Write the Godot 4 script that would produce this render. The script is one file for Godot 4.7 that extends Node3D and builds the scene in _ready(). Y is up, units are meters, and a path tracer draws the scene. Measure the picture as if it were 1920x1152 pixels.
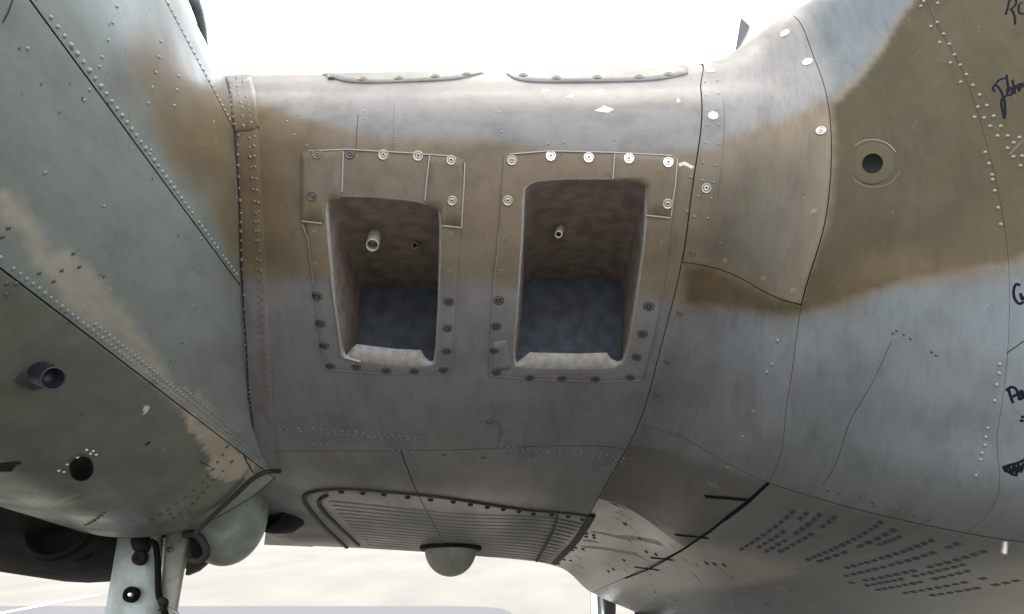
extends Node3D
# An old camouflaged warplane on a concrete apron, seen from just ahead of the inner wing, between
# the engine nacelle and the fuselage.  The aircraft frame has X to the right, Y up, Z forward; the
# aircraft sits tail-low, so that frame is tipped back by TAIL_LOW.

const TAIL_LOW := 9.3616
const EYE_HEIGHT := 1.6
const SKIN := 0            # wing, fillet and fuselage: one lofted sheet, (u spanwise, v around the section)
const NACELLE := 1         # engine nacelle: a barrel, (angle in degrees, distance aft in metres)
const BARREL_X := -1.75
const BARREL_Y := 1.4
const BARREL_R := 0.87

# ribs of the loft, from outboard of the nacelle to the fuselage centre line; each runs from the top
# of the section round the nose and back along the underside
var ribs := [
	[Vector3(-2, 2.35, -4.4), Vector3(-2, 2.17, -3), Vector3(-2, 1.93, -2.45), Vector3(-2, 1.72, -2.28), Vector3(-2, 1.55, -2.235), Vector3(-2, 1.38, -2.31), Vector3(-2, 1.2, -2.48), Vector3(-2, 1.03, -2.78), Vector3(-2, 0.875, -3.3), Vector3(-2, 0.785, -4.05), Vector3(-2, 0.755, -4.86), Vector3(-2, 0.75, -5.8)],
	[Vector3(-1.2, 2.35, -4.4), Vector3(-1.2, 2.17, -3), Vector3(-1.2, 1.93, -2.45), Vector3(-1.2, 1.72, -2.28), Vector3(-1.2, 1.55, -2.235), Vector3(-1.2, 1.38, -2.31), Vector3(-1.2, 1.2, -2.48), Vector3(-1.2, 1.03, -2.78), Vector3(-1.2, 0.875, -3.3), Vector3(-1.2, 0.785, -4.05), Vector3(-1.2, 0.755, -4.94), Vector3(-1.2, 0.75, -6)],
	[Vector3(-0.4, 2.35, -4.4), Vector3(-0.4, 2.17, -3), Vector3(-0.4, 1.93, -2.45), Vector3(-0.4, 1.72, -2.28), Vector3(-0.4, 1.55, -2.235), Vector3(-0.4, 1.38, -2.31), Vector3(-0.4, 1.2, -2.48), Vector3(-0.4, 1.03, -2.78), Vector3(-0.4, 0.875, -3.3), Vector3(-0.4, 0.785, -4.05), Vector3(-0.4, 0.755, -5.12), Vector3(-0.4, 0.75, -6.45)],
	[Vector3(0.5, 2.35, -4.4), Vector3(0.5, 2.17, -3), Vector3(0.637, 1.978, -2.47), Vector3(0.597, 1.741, -2.29), Vector3(0.572, 1.558, -2.235), Vector3(0.54, 1.366, -2.3), Vector3(0.525, 1.197, -2.47), Vector3(0.492, 1.019, -2.77), Vector3(0.47, 0.876, -3.28), Vector3(0.407, 0.787, -4.05), Vector3(0.372, 0.763, -5.1), Vector3(0.283, 0.725, -6.95)],
	[Vector3(0.92, 2.5, -4.4), Vector3(0.9, 2.25, -2.9), Vector3(0.942, 2.1, -2.36), Vector3(0.956, 1.79, -2.22), Vector3(0.944, 1.513, -2.16), Vector3(0.892, 1.207, -2.17), Vector3(0.818, 0.962, -2.27), Vector3(0.802, 0.739, -2.45), Vector3(0.829, 0.565, -2.85), Vector3(0.807, 0.532, -3.95), Vector3(0.8, 0.564, -5.3), Vector3(0.62, 0.582, -7.7)],
	[Vector3(1.3, 2.6, -4), Vector3(1.3, 2.35, -2.6), Vector3(1.252, 2.148, -2.12), Vector3(1.239, 1.814, -2.02), Vector3(1.246, 1.461, -1.94), Vector3(1.217, 1.064, -1.89), Vector3(1.181, 0.792, -1.9), Vector3(1.147, 0.529, -2), Vector3(1.172, 0.322, -2.3), Vector3(1.17, 0.3, -3.8), Vector3(1.12, 0.3, -5.4), Vector3(1.112, 0.413, -8.1)],
	[Vector3(1.8, 2.65, -3.8), Vector3(1.8, 2.4, -2.3), Vector3(1.75, 2.15, -1.9), Vector3(1.72, 1.85, -1.77), Vector3(1.72, 1.5, -1.7), Vector3(1.72, 1.15, -1.66), Vector3(1.72, 0.8, -1.68), Vector3(1.7, 0.5, -1.78), Vector3(1.68, 0.22, -2.1), Vector3(1.66, 0.1, -3.6), Vector3(1.6, 0.1, -5.4), Vector3(1.6, 0.2, -8.4)],
	[Vector3(2.4, 2.7, -3.6), Vector3(2.4, 2.45, -2.1), Vector3(2.4, 2.2, -1.7), Vector3(2.4, 1.9, -1.55), Vector3(2.4, 1.5, -1.5), Vector3(2.4, 1.1, -1.5), Vector3(2.4, 0.7, -1.5), Vector3(2.4, 0.35, -1.62), Vector3(2.4, 0.08, -2), Vector3(2.4, 0, -3.5), Vector3(2.3, 0, -5.4), Vector3(2.2, 0.15, -8.6)]
]
var wave := FastNoiseLite.new()
var aircraft: Node3D
var wing: Node3D
var fuselage: Node3D
var nacelle: Node3D
var gear: Node3D
var mats := {}

func _ready():
	var tip := Basis(Vector3.RIGHT, deg_to_rad(-TAIL_LOW))
	# ---------- camera, sky, sun, exposure
	var cam := Camera3D.new()
	cam.name = "camera"
	cam.fov = 39.666
	cam.near = 0.05
	cam.far = 4000.0
	cam.transform = Transform3D(tip * Basis(Vector3.UP, deg_to_rad(0.4958)) * Basis(Vector3.RIGHT, deg_to_rad(22.8818)), Vector3(0, EYE_HEIGHT, 0))
	add_child(cam)
	cam.current = true
	var sky_mat := ProceduralSkyMaterial.new()
	sky_mat.sky_top_color = Color(0.84, 0.88, 0.93)
	sky_mat.sky_horizon_color = Color(0.96, 0.96, 0.96)
	sky_mat.sky_curve = 0.2
	sky_mat.ground_horizon_color = Color(0.8, 0.79, 0.77)
	sky_mat.ground_bottom_color = Color(0.5, 0.48, 0.45)
	sky_mat.sun_angle_max = 30.0
	var sky := Sky.new()
	sky.sky_material = sky_mat
	var env := Environment.new()
	env.background_mode = Environment.BG_SKY
	env.sky = sky
	env.background_energy_multiplier = 1.85
	env.tonemap_mode = Environment.TONE_MAPPER_LINEAR
	env.tonemap_exposure = 3.2
	env.sdfgi_enabled = true
	env.ssao_enabled = true
	env.ssil_enabled = true
	var we := WorldEnvironment.new()
	we.name = "environment"
	we.environment = env
	add_child(we)
	var sun := DirectionalLight3D.new()
	sun.name = "sun"
	sun.light_energy = 0.4
	sun.light_color = Color(1.0, 0.96, 0.9)
	sun.light_angular_distance = 40.0
	sun.shadow_enabled = true
	sun.rotation_degrees = Vector3(-76, 168, 0)
	add_child(sun)

	wave.seed = 11
	wave.noise_type = FastNoiseLite.TYPE_SIMPLEX_SMOOTH
	wave.frequency = 1.0
	wave.fractal_octaves = 2

	build_ground()
	build_materials()
	aircraft = Node3D.new()
	aircraft.name = "aircraft"
	aircraft.transform = Transform3D(tip, Vector3(0, EYE_HEIGHT, 0))
	add_child(aircraft)
	aircraft.set_meta("label", "weathered brown and grey camouflaged propeller warplane parked on the pale apron")
	aircraft.set_meta("category", "airplane")
	nacelle = part("engine_nacelle")
	wing = part("wing")
	fuselage = part("fuselage")
	gear = part("landing_gear")
	build_inlets()
	build_underside()
	build_fuselage()
	build_nacelle()
	build_gear()
	build_details()

# ============================================================ nodes
func part(called: String) -> Node3D:
	var o := Node3D.new()
	o.name = called
	aircraft.add_child(o, true)
	return o

func obj(called: String, mesh: Mesh, mat: Material, parent: Node3D, stuff := false) -> MeshInstance3D:
	var o := MeshInstance3D.new()
	o.name = called
	o.mesh = mesh
	o.material_override = mat
	parent.add_child(o, true)
	if stuff:
		o.set_meta("kind", "stuff")
	return o

# ============================================================ the two surfaces
func cr(a: Vector3, b: Vector3, c: Vector3, d: Vector3, t: float) -> Vector3:
	return 0.5 * (2.0 * b + (c - a) * t + (2.0 * a - 5.0 * b + 4.0 * c - d) * t * t + (3.0 * b - a - 3.0 * c + d) * t * t * t)

func along(r: Array, v: float) -> Vector3:
	var j := clampi(int(floor(v)), 0, r.size() - 2)
	var a: Vector3 = r[j - 1] if j > 0 else 2.0 * r[0] - r[1]
	var d: Vector3 = r[j + 2] if j + 2 < r.size() else 2.0 * r[j + 1] - r[j]
	return cr(a, r[j], r[j + 1], d, v - j)

func raw(s: int, a: float, b: float) -> Vector3:
	if s == NACELLE:
		var t := deg_to_rad(a)
		return Vector3(BARREL_X + BARREL_R * cos(t), BARREL_Y + BARREL_R * sin(t), -b)
	var i := clampi(int(floor(a)), 0, ribs.size() - 2)
	var p1 := along(ribs[i], b)
	var p2 := along(ribs[i + 1], b)
	var p0: Vector3 = along(ribs[i - 1], b) if i > 0 else 2.0 * p1 - p2
	var p3: Vector3 = along(ribs[i + 2], b) if i + 2 < ribs.size() else 2.0 * p2 - p1
	return cr(p0, p1, p2, p3, a - i)

func nrm(s: int, a: float, b: float) -> Vector3:
	if s == NACELLE:
		var t := deg_to_rad(a)
		return Vector3(cos(t), sin(t), 0)
	var h := 0.01
	return (raw(s, a, b + h) - raw(s, a, b - h)).cross(raw(s, a + h, b) - raw(s, a - h, b)).normalized()

func ripple(p: Vector3) -> float:
	# sheet metal is never quite flat
	return 0.0007 * wave.get_noise_3d(p.x * 5.0, p.y * 5.0, p.z * 3.2)

func pt(s: int, q: Vector2, lift := 0.0) -> Vector3:
	var p := raw(s, q.x, q.y)
	return p + nrm(s, q.x, q.y) * (lift + ripple(p))

func tex_uv(s: int, q: Vector2) -> Vector2:
	return Vector2((q.x + 120.0) / 180.0, (q.y - 0.5) / 3.5) if s == NACELLE else Vector2((q.x - 1.0) / 6.0, (q.y - 1.0) / 10.0)

# ============================================================ mesh tools
func tri(st: SurfaceTool, a: Vector3, b: Vector3, c: Vector3, n: Vector3):
	# a flat triangle that faces n
	var flip := (b - a).cross(c - a).dot(n) > 0.0
	for p in ([a, c, b] if flip else [a, b, c]):
		st.set_normal(n)
		st.add_vertex(p)

func quad(st: SurfaceTool, a: Vector3, b: Vector3, c: Vector3, d: Vector3, n: Vector3):
	tri(st, a, b, c, n)
	tri(st, a, c, d, n)

func begin() -> SurfaceTool:
	var st := SurfaceTool.new()
	st.begin(Mesh.PRIMITIVE_TRIANGLES)
	return st

func strip_mesh(rows: Array, closed: bool, uvs: Array = [], smooth := true) -> ArrayMesh:
	# rows of points joined into a sheet; rows may be closed loops
	var st := begin()
	if not smooth:
		st.set_smooth_group(-1)
	var n: int = rows[0].size()
	for r in rows.size() - 1:
		for k in (n if closed else n - 1):
			var k2 := (k + 1) % n
			var ids := [[r, k], [r, k2], [r + 1, k2], [r, k], [r + 1, k2], [r + 1, k]]
			for e in ids:
				if uvs:
					st.set_uv(uvs[e[0]][e[1]])
				st.add_vertex(rows[e[0]][e[1]])
	st.generate_normals()
	return st.commit()

func panel(s: int, a0: float, a1: float, b0: float, b1: float, na: int, nb: int, gap := 0.002, lift := 0.0, holes := []) -> ArrayMesh:
	# a sheet of skin over a rectangle of the surface, its edges trimmed by half a joint and turned in
	var pos: Array = []
	var qs: Array = []
	for j in nb + 1:
		var row: Array[Vector3] = []
		var qr: Array[Vector2] = []
		for i in na + 1:
			var q := Vector2(lerpf(a0, a1, float(i) / na), lerpf(b0, b1, float(j) / nb))
			if i == 0 or i == na:
				var la := (raw(s, q.x + 0.02, q.y) - raw(s, q.x - 0.02, q.y)).length() / 0.04
				q.x += gap / maxf(la, 1e-4) * (1.0 if i == 0 else -1.0)
			if j == 0 or j == nb:
				var lb := (raw(s, q.x, q.y + 0.02) - raw(s, q.x, q.y - 0.02)).length() / 0.04
				q.y += gap / maxf(lb, 1e-4) * (1.0 if j == 0 else -1.0)
			qr.append(q)
			row.append(raw(s, q.x, q.y))
		pos.append(row)
		qs.append(qr)
	var vs := PackedVector3Array()
	var ns := PackedVector3Array()
	var ts := PackedVector2Array()
	var moved: Array = []
	for j in nb + 1:
		var row: Array[Vector3] = []
		for i in na + 1:
			var q: Vector2 = qs[j][i]
			var p: Vector3 = pos[j][i]
			row.append(p + nrm_grid(s, pos, i, j) * (lift + ripple(p)))
		moved.append(row)
	for j in nb + 1:
		for i in na + 1:
			vs.append(moved[j][i])
			ns.append(nrm_grid(s, moved, i, j))
			ts.append(tex_uv(s, qs[j][i]))
	var idx := PackedInt32Array()
	var w := na + 1
	for j in nb:
		for i in na:
			var mid: Vector2 = (qs[j][i] + qs[j + 1][i + 1]) * 0.5
			var skip := false
			for h in holes:
				if Geometry2D.is_point_in_polygon(mid, h):
					skip = true
			if skip:
				continue
			var k := j * w + i
			var c: Vector3 = (vs[k + 1] - vs[k]).cross(vs[k + w] - vs[k])
			if c.dot(ns[k]) > 0.0:
				idx.append_array([k, k + w, k + 1, k + 1, k + w, k + w + 1])
			else:
				idx.append_array([k, k + 1, k + w, k + 1, k + w + 1, k + w])
	# turned-in edges
	var rim: Array[int] = []
	for i in na:
		rim.append(i)
	for j in nb:
		rim.append(j * w + na)
	for i in na:
		rim.append(nb * w + na - i)
	for j in nb:
		rim.append((nb - j) * w)
	var base := vs.size()
	var count := rim.size()
	for k in count:
		var a := rim[k]
		var t: Vector3 = (vs[rim[(k + 1) % count]] - vs[rim[(k + count - 1) % count]]).normalized()
		var out := ns[a].cross(t).normalized()
		for z in 2:
			vs.append(vs[a] - ns[a] * 0.007 * z)
			ns.append(out)
			ts.append(ts[a])
	for k in count:
		var a := base + 2 * k
		var b := base + 2 * ((k + 1) % count)
		idx.append_array([a, b, a + 1, b, b + 1, a + 1])
	var arr := []
	arr.resize(Mesh.ARRAY_MAX)
	arr[Mesh.ARRAY_VERTEX] = vs
	arr[Mesh.ARRAY_NORMAL] = ns
	arr[Mesh.ARRAY_TEX_UV] = ts
	arr[Mesh.ARRAY_INDEX] = idx
	var m := ArrayMesh.new()
	m.add_surface_from_arrays(Mesh.PRIMITIVE_TRIANGLES, arr)
	return m

func nrm_grid(s: int, pos: Array, i: int, j: int) -> Vector3:
	var na: int = pos[0].size() - 1
	var nb: int = pos.size() - 1
	var du: Vector3 = pos[j][mini(i + 1, na)] - pos[j][maxi(i - 1, 0)]
	var dv: Vector3 = pos[mini(j + 1, nb)][i] - pos[maxi(j - 1, 0)][i]
	var n := dv.cross(du).normalized()
	if s == NACELLE and n.dot(pos[j][i] - Vector3(BARREL_X, BARREL_Y, pos[j][i].z)) < 0.0:
		n = -n
	return n

func dense(pts: Array, step: float, s: int) -> Array:
	# a finer run of surface points along a line of them, about step metres apart
	var out: Array = []
	for k in pts.size() - 1:
		var l := (raw(s, pts[k].x, pts[k].y) - raw(s, pts[k + 1].x, pts[k + 1].y)).length()
		var n := maxi(1, int(round(l / step)))
		for i in n:
			out.append((pts[k] as Vector2).lerp(pts[k + 1], float(i) / n))
	out.append(pts[-1])
	return out

func smooth_line(pts: Array, per := 6) -> Array:
	var out: Array = []
	var n := pts.size()
	for k in n - 1:
		var a: Vector2 = pts[maxi(k - 1, 0)]
		var b: Vector2 = pts[k]
		var c: Vector2 = pts[k + 1]
		var d: Vector2 = pts[mini(k + 2, n - 1)]
		for i in per:
			out.append(b.cubic_interpolate(c, a, d, float(i) / per))
	out.append(pts[-1])
	return out

func ribbon_into(st: SurfaceTool, s: int, pts: Array, width: float, lift: float, step := 0.02):
	var line := dense(pts, step, s)
	var ps: Array[Vector3] = []
	var nn: Array[Vector3] = []
	for q in line:
		ps.append(pt(s, q, lift))
		nn.append(nrm(s, q.x, q.y))
	for k in ps.size() - 1:
		var t0 := (ps[mini(k + 1, ps.size() - 1)] - ps[maxi(k - 1, 0)]).normalized()
		var t1 := (ps[mini(k + 2, ps.size() - 1)] - ps[k]).normalized()
		var s0 := t0.cross(nn[k]).normalized() * width * 0.5
		var s1 := t1.cross(nn[k + 1]).normalized() * width * 0.5
		var n := nn[k]
		quad(st, ps[k] - s0, ps[k] + s0, ps[k + 1] + s1, ps[k + 1] - s1, n)

func bead_into(st: SurfaceTool, s: int, pts: Array, width: float, height: float, step := 0.02, sink := 0.002):
	# a rounded strip lying on the surface
	var line := dense(pts, step, s)
	var rows: Array = []
	for k in line.size():
		var q: Vector2 = line[k]
		var p := pt(s, q)
		var n := nrm(s, q.x, q.y)
		var t := (pt(s, line[mini(k + 1, line.size() - 1)]) - pt(s, line[maxi(k - 1, 0)])).normalized()
		var side := t.cross(n).normalized()
		var row: Array[Vector3] = []
		for e in [[-0.5, -sink], [-0.47, height * 0.7], [-0.36, height], [0.36, height], [0.47, height * 0.7], [0.5, -sink]]:
			row.append(p + side * width * e[0] + n * e[1])
		rows.append(row)
	for k in rows.size() - 1:
		for i in 5:
			var a: Vector3 = rows[k][i]
			var b: Vector3 = rows[k][i + 1]
			var c: Vector3 = rows[k + 1][i + 1]
			var d: Vector3 = rows[k + 1][i]
			var n2 := (b - a).cross(d - a).normalized()
			var up := nrm(s, line[k].x, line[k].y)
			var side2: Vector3 = (rows[k][5] - rows[k][0]).normalized()
			var want: Vector3 = up + side2 * (-2.0 if i == 0 else (2.0 if i == 4 else 0.0))
			quad(st, a, b, c, d, n2 if n2.dot(want) > 0.0 else -n2)

func seam(s: int, pts: Array, parent: Node3D, width := 0.03, called := "joint_backing"):
	# the dark sealant at the bottom of a joint
	var st := begin()
	ribbon_into(st, s, pts, width, -0.006, 0.04)
	obj(called, st.commit(), mats.sealant, parent)

func line_on(s: int, pts: Array, parent: Node3D, width: float, mat: Material, called: String, lift := 0.0006):
	var st := begin()
	ribbon_into(st, s, pts, width, lift, 0.02)
	return obj(called, st.commit(), mat, parent)

func dome_into(st: SurfaceTool, s: int, q: Vector2, r: float, h: float):
	var p := pt(s, q)
	var n := nrm(s, q.x, q.y)
	var x := n.cross(Vector3(0.3, 0.9, 0.1)).normalized()
	var y := n.cross(x)
	var rings: Array = []
	for e in [[1.0, -0.1], [0.82, 0.6], [0.45, 0.93]]:
		var row: Array = []
		for k in 7:
			var a := TAU * k / 7.0
			row.append([p + (x * cos(a) + y * sin(a)) * r * e[0] + n * h * e[1], (x * cos(a) + y * sin(a)) * e[0] * 0.9 + n * (0.35 + e[1] * 0.8)])
		rings.append(row)
	var top := p + n * h
	for k in 7:
		var k2 := (k + 1) % 7
		for i in 2:
			var v := [rings[i][k], rings[i][k2], rings[i + 1][k2], rings[i + 1][k]]
			for e in [[0, 1, 2], [0, 2, 3]]:
				vtri(st, [v[e[0]], v[e[1]], v[e[2]]], n)
		vtri(st, [rings[2][k], rings[2][k2], [top, n]], n)

func vtri(st: SurfaceTool, v: Array, n: Vector3):
	var c: Vector3 = (v[1][0] - v[0][0]).cross(v[2][0] - v[0][0])
	var o := [0, 2, 1] if c.dot(v[0][1] + v[1][1] + v[2][1]) > 0.0 else [0, 1, 2]
	for k in o:
		st.set_normal((v[k][1] as Vector3).normalized())
		st.add_vertex(v[k][0])

func rivets(s: int, runs: Array, step: float, parent: Node3D, mat: Material, r := 0.0042, h := 0.0026, jitter := 0.0):
	# one or several rows of rivets, too small to count in the picture: joined into one part
	var rng := RandomNumberGenerator.new()
	rng.seed = 5 + runs.size()
	var st := begin()
	for run in runs:
		for q in dense(run, step, s):
			if rng.randf() < 0.03:
				continue
			var k := 1.0 + rng.randf_range(-0.15, 0.15)
			dome_into(st, s, q, r * k, h * k)
	return obj("rivets", st.commit(), mat, parent, true)

func rivet_points(s: int, pts: Array, parent: Node3D, mat: Material, r := 0.0042, h := 0.0026):
	for q in pts:
		var st := begin()
		dome_into(st, s, q, r, h)
		obj("rivet", st.commit(), mat, parent)

func lathe(profile: Array, seg: int) -> ArrayMesh:
	# turned about +Y; profile of (radius, height)
	var rows: Array = []
	for e in profile:
		var row: Array[Vector3] = []
		for k in seg:
			var a := TAU * k / seg
			row.append(Vector3(e[0] * cos(a), e[1], -e[0] * sin(a)))
		rows.append(row)
	return strip_mesh(rows, true)

var screw_mesh: ArrayMesh
var screw_bolt: ArrayMesh
func screws(s: int, pts: Array, parent: Node3D, mat: Material, size := 1.0, lift := 0.0015, sunk := false):
	if screw_mesh == null:
		screw_mesh = lathe([[0.0165, -0.002], [0.0162, 0.002], [0.0150, 0.0032], [0.0130, 0.0030], [0.0112, 0.0010], [0.0095, 0.0004], [0.0082, 0.0012], [0.0074, 0.0034], [0.0058, 0.0040], [0.0042, 0.0036], [0.0034, 0.0032], [0.0030, -0.0015], [0.0001, -0.0020]], 22)
		screw_bolt = lathe([[0.0160, -0.002], [0.0155, 0.0012], [0.0140, 0.0010], [0.0118, -0.0012], [0.0100, -0.0014], [0.0096, 0.0008], [0.0070, 0.0016], [0.0036, 0.0014], [0.0030, -0.0016], [0.0001, -0.0020]], 22)
	for q in pts:
		var n := nrm(s, q.x, q.y)
		var x := n.cross(Vector3(0.2, 0.1, 0.97)).normalized()
		var o := obj("screw", screw_bolt if sunk else screw_mesh, mat, parent)
		o.transform = Transform3D(Basis(x, n, x.cross(n)).orthonormalized().scaled_local(Vector3.ONE * size), pt(s, q, lift))

func plate(s: int, loop: Array, centre: Vector2, lift: float, rings: int, step := 0.015) -> ArrayMesh:
	# a flat doubler with its own edge, laid on the surface; loop is closed
	var line := dense(loop + [loop[0]], step, s)
	line.pop_back()
	var rows: Array = []
	var uvs: Array = []
	var prof: Array = [[0.0, -0.003], [0.0, lift * 0.6], [0.012, lift]]
	for k in rings:
		prof.append([0.03 + 0.969 * (k + 1.0) / rings, lift])
	for e in prof:
		var row: Array[Vector3] = []
		var ur: Array[Vector2] = []
		for q in line:
			var q2: Vector2 = (q as Vector2).lerp(centre, e[0])
			row.append(pt(s, q2, e[1]))
			ur.append(tex_uv(s, q2))
		rows.append(row)
		uvs.append(ur)
	return oriented(rows, uvs, nrm(s, centre.x, centre.y))

func oriented(rows: Array, uvs: Array, n: Vector3) -> ArrayMesh:
	# makes a closed-loop sheet face along n
	var a := Vector3.ZERO
	var last: Array = rows[0]
	for k in last.size():
		a += (last[k] as Vector3).cross(last[(k + 1) % last.size()])
	if a.dot(n) < 0.0:
		for r in rows.size():
			rows[r].reverse()
			if uvs:
				uvs[r].reverse()
	return strip_mesh(rows, true, uvs)

func tube(path: Array, r: float, seg := 10, taper := 1.0) -> ArrayMesh:
	var rows: Array = []
	for k in path.size():
		var t: Vector3 = (path[mini(k + 1, path.size() - 1)] - path[maxi(k - 1, 0)]).normalized()
		var x := t.cross(Vector3(0.31, 0.2, 0.93)).normalized()
		var y := x.cross(t)
		var rr := r * lerpf(1.0, taper, float(k) / (path.size() - 1))
		var row: Array[Vector3] = []
		for i in seg:
			var a := TAU * i / seg
			row.append(path[k] + (x * cos(a) + y * sin(a)) * rr)
		rows.append(row)
	return strip_mesh(rows, true)

func pipe(from: Vector3, to: Vector3, r: float, wall: float) -> ArrayMesh:
	# an open-ended tube with a visible wall and bore
	var t := (to - from).normalized()
	var x := t.cross(Vector3(0.31, 0.2, 0.93)).normalized()
	var y := x.cross(t)
	var rows: Array = []
	for e in [[from, r], [to - t * 0.001, r], [to, r - wall * 0.3], [to, r - wall * 0.8], [to - t * 0.001, r - wall], [to - t * 0.06, r - wall], [to - t * 0.061, 0.0005]]:
		var row: Array[Vector3] = []
		for i in 20:
			var a := TAU * i / 20
			row.append(e[0] + (x * cos(a) + y * sin(a)) * e[1])
		rows.append(row)
	return strip_mesh(rows, true)

# ============================================================ materials and paint
func plain(c: Color, rough: float, metal := 0.0) -> StandardMaterial3D:
	var m := StandardMaterial3D.new()
	m.albedo_color = c
	m.roughness = rough
	m.metallic = metal
	return m

func worn(c: Color, rough: float, seed_no: int, low := 0.6, freq := 0.012) -> StandardMaterial3D:
	# the same with stains: an uneven film over the colour
	var m := plain(c, rough)
	m.metallic_specular = 0.25
	var n := FastNoiseLite.new()
	n.seed = seed_no
	n.frequency = freq
	n.fractal_octaves = 5
	var nt := NoiseTexture2D.new()
	nt.width = 256
	nt.height = 256
	nt.seamless = true
	nt.noise = n
	var g := Gradient.new()
	g.set_color(0, Color(low, low * 0.98, low * 0.95))
	g.set_color(1, Color.WHITE)
	g.set_offset(0, 0.25)
	g.set_offset(1, 0.7)
	nt.color_ramp = g
	m.albedo_texture = nt
	m.uv1_triplanar = true
	m.uv1_scale = Vector3.ONE * 2.2
	return m

func sprayed(img: Image, s: int, loops: Array, col: Color, soft: int, wobble := 0.0, opacity := 1.0):
	# one paint colour inside closed outlines, with an edge soft texels wide
	var w := img.get_width()
	var h := img.get_height()
	var lw := w
	var lh := h
	var m := Image.create(lw, lh, false, Image.FORMAT_RGBA8)
	m.fill(Color(col, 0.0))
	for loop in loops:
		var poly: Array = []
		for q in dense(loop + [loop[0]], 0.02, s):
			var p: Vector2 = tex_uv(s, q)
			if wobble > 0.0:
				var g := p * 60.0
				p += Vector2(wave.get_noise_2d(g.x * 2.0, g.y * 2.0), wave.get_noise_2d(g.x * 2.0 + 50.0, g.y * 2.0)) * wobble
			poly.append(p * Vector2(lw, lh))
		var lo := lh
		var hi := 0
		for p in poly:
			lo = mini(lo, int(floor(p.y)))
			hi = maxi(hi, int(ceil(p.y)))
		for y in range(maxi(lo, 0), mini(hi, lh)):
			var xs: Array[float] = []
			var yy := y + 0.5
			for k in poly.size():
				var a: Vector2 = poly[k]
				var b: Vector2 = poly[(k + 1) % poly.size()]
				if (a.y <= yy) != (b.y <= yy):
					xs.append(a.x + (b.x - a.x) * (yy - a.y) / (b.y - a.y))
			xs.sort()
			for k in range(0, xs.size() - 1, 2):
				var x0 := int(round(xs[k]))
				m.fill_rect(Rect2i(x0, y, maxi(1, int(round(xs[k + 1])) - x0), 1), Color(col, opacity))
	var halves := int(round(log(soft) / log(2.0)))
	for k in halves:
		m.shrink_x2()
	if halves > 0:
		m.resize(w, h, Image.INTERPOLATE_CUBIC)
	img.blend_rect(m, Rect2i(0, 0, w, h), Vector2i.ZERO)

func mottle(img: Image, col: Color, freq: Vector2, strength: float, seed_no: int, threshold := 0.45):
	# uneven film of dirt or fading
	var n := FastNoiseLite.new()
	n.seed = seed_no
	n.frequency = 1.0
	n.fractal_octaves = 4
	var w := img.get_width()
	var h := img.get_height()
	var lw := w / 2
	var lh := h / 2
	var data := PackedByteArray()
	data.resize(lw * lh * 4)
	var r := int(col.r * 255)
	var g := int(col.g * 255)
	var b := int(col.b * 255)
	var k := 0
	for y in lh:
		for x in lw:
			var a := clampf((n.get_noise_2d(x * freq.x, y * freq.y) * 0.5 + 0.5 - threshold) / (1.0 - threshold), 0.0, 1.0)
			data[k] = r
			data[k + 1] = g
			data[k + 2] = b
			data[k + 3] = int(a * strength * 255.0)
			k += 4
	var m := Image.create_from_data(lw, lh, false, Image.FORMAT_RGBA8, data)
	m.resize(w, h, Image.INTERPOLATE_BILINEAR)
	img.blend_rect(m, Rect2i(0, 0, w, h), Vector2i.ZERO)

func specks(img: Image, col: Color, count: int, seed_no: int, big := 3, spread := 1.0):
	var rng := RandomNumberGenerator.new()
	rng.seed = seed_no
	var w := img.get_width()
	var h := img.get_height()
	for k in count:
		var p := Vector2i(int(rng.randf() * w), int(rng.randf() * h * spread))
		img.fill_rect(Rect2i(p, Vector2i(rng.randi_range(1, big), rng.randi_range(1, big))), col.lerp(img.get_pixelv(p), rng.randf() * 0.7))

func scratches(img: Image, col: Color, count: int, seed_no: int):
	var rng := RandomNumberGenerator.new()
	rng.seed = seed_no
	var w := img.get_width()
	var h := img.get_height()
	for k in count:
		var p := Vector2(rng.randf() * w, rng.randf() * h)
		var d := Vector2(rng.randf_range(-1, 1), rng.randf_range(-1, 1)).normalized()
		var l := rng.randi_range(8, 46)
		var op := rng.randf_range(0.1, 0.4)
		for i in l:
			var q := Vector2i(p + d * i)
			if q.x >= 0 and q.y >= 0 and q.x < w and q.y < h:
				img.set_pixelv(q, img.get_pixelv(q).lerp(col, op))

const BLUE_GREY := Color(0.374, 0.387, 0.390)
const WARM_GREY := Color(0.440, 0.432, 0.432)
const EARTH := Color(0.365, 0.320, 0.252)
const EARTH_OLIVE := Color(0.258, 0.234, 0.180)
const EARTH_FADED := Color(0.424, 0.384, 0.326)
const CREAM := Color(0.660, 0.630, 0.570)

func rough_map(seed_no: int) -> ImageTexture:
	var n := FastNoiseLite.new()
	n.seed = seed_no
	n.frequency = 0.012
	n.fractal_octaves = 5
	var im := n.get_image(512, 512)
	im.adjust_bcs(1.35, 0.55, 1.0)
	return ImageTexture.create_from_image(im)

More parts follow.
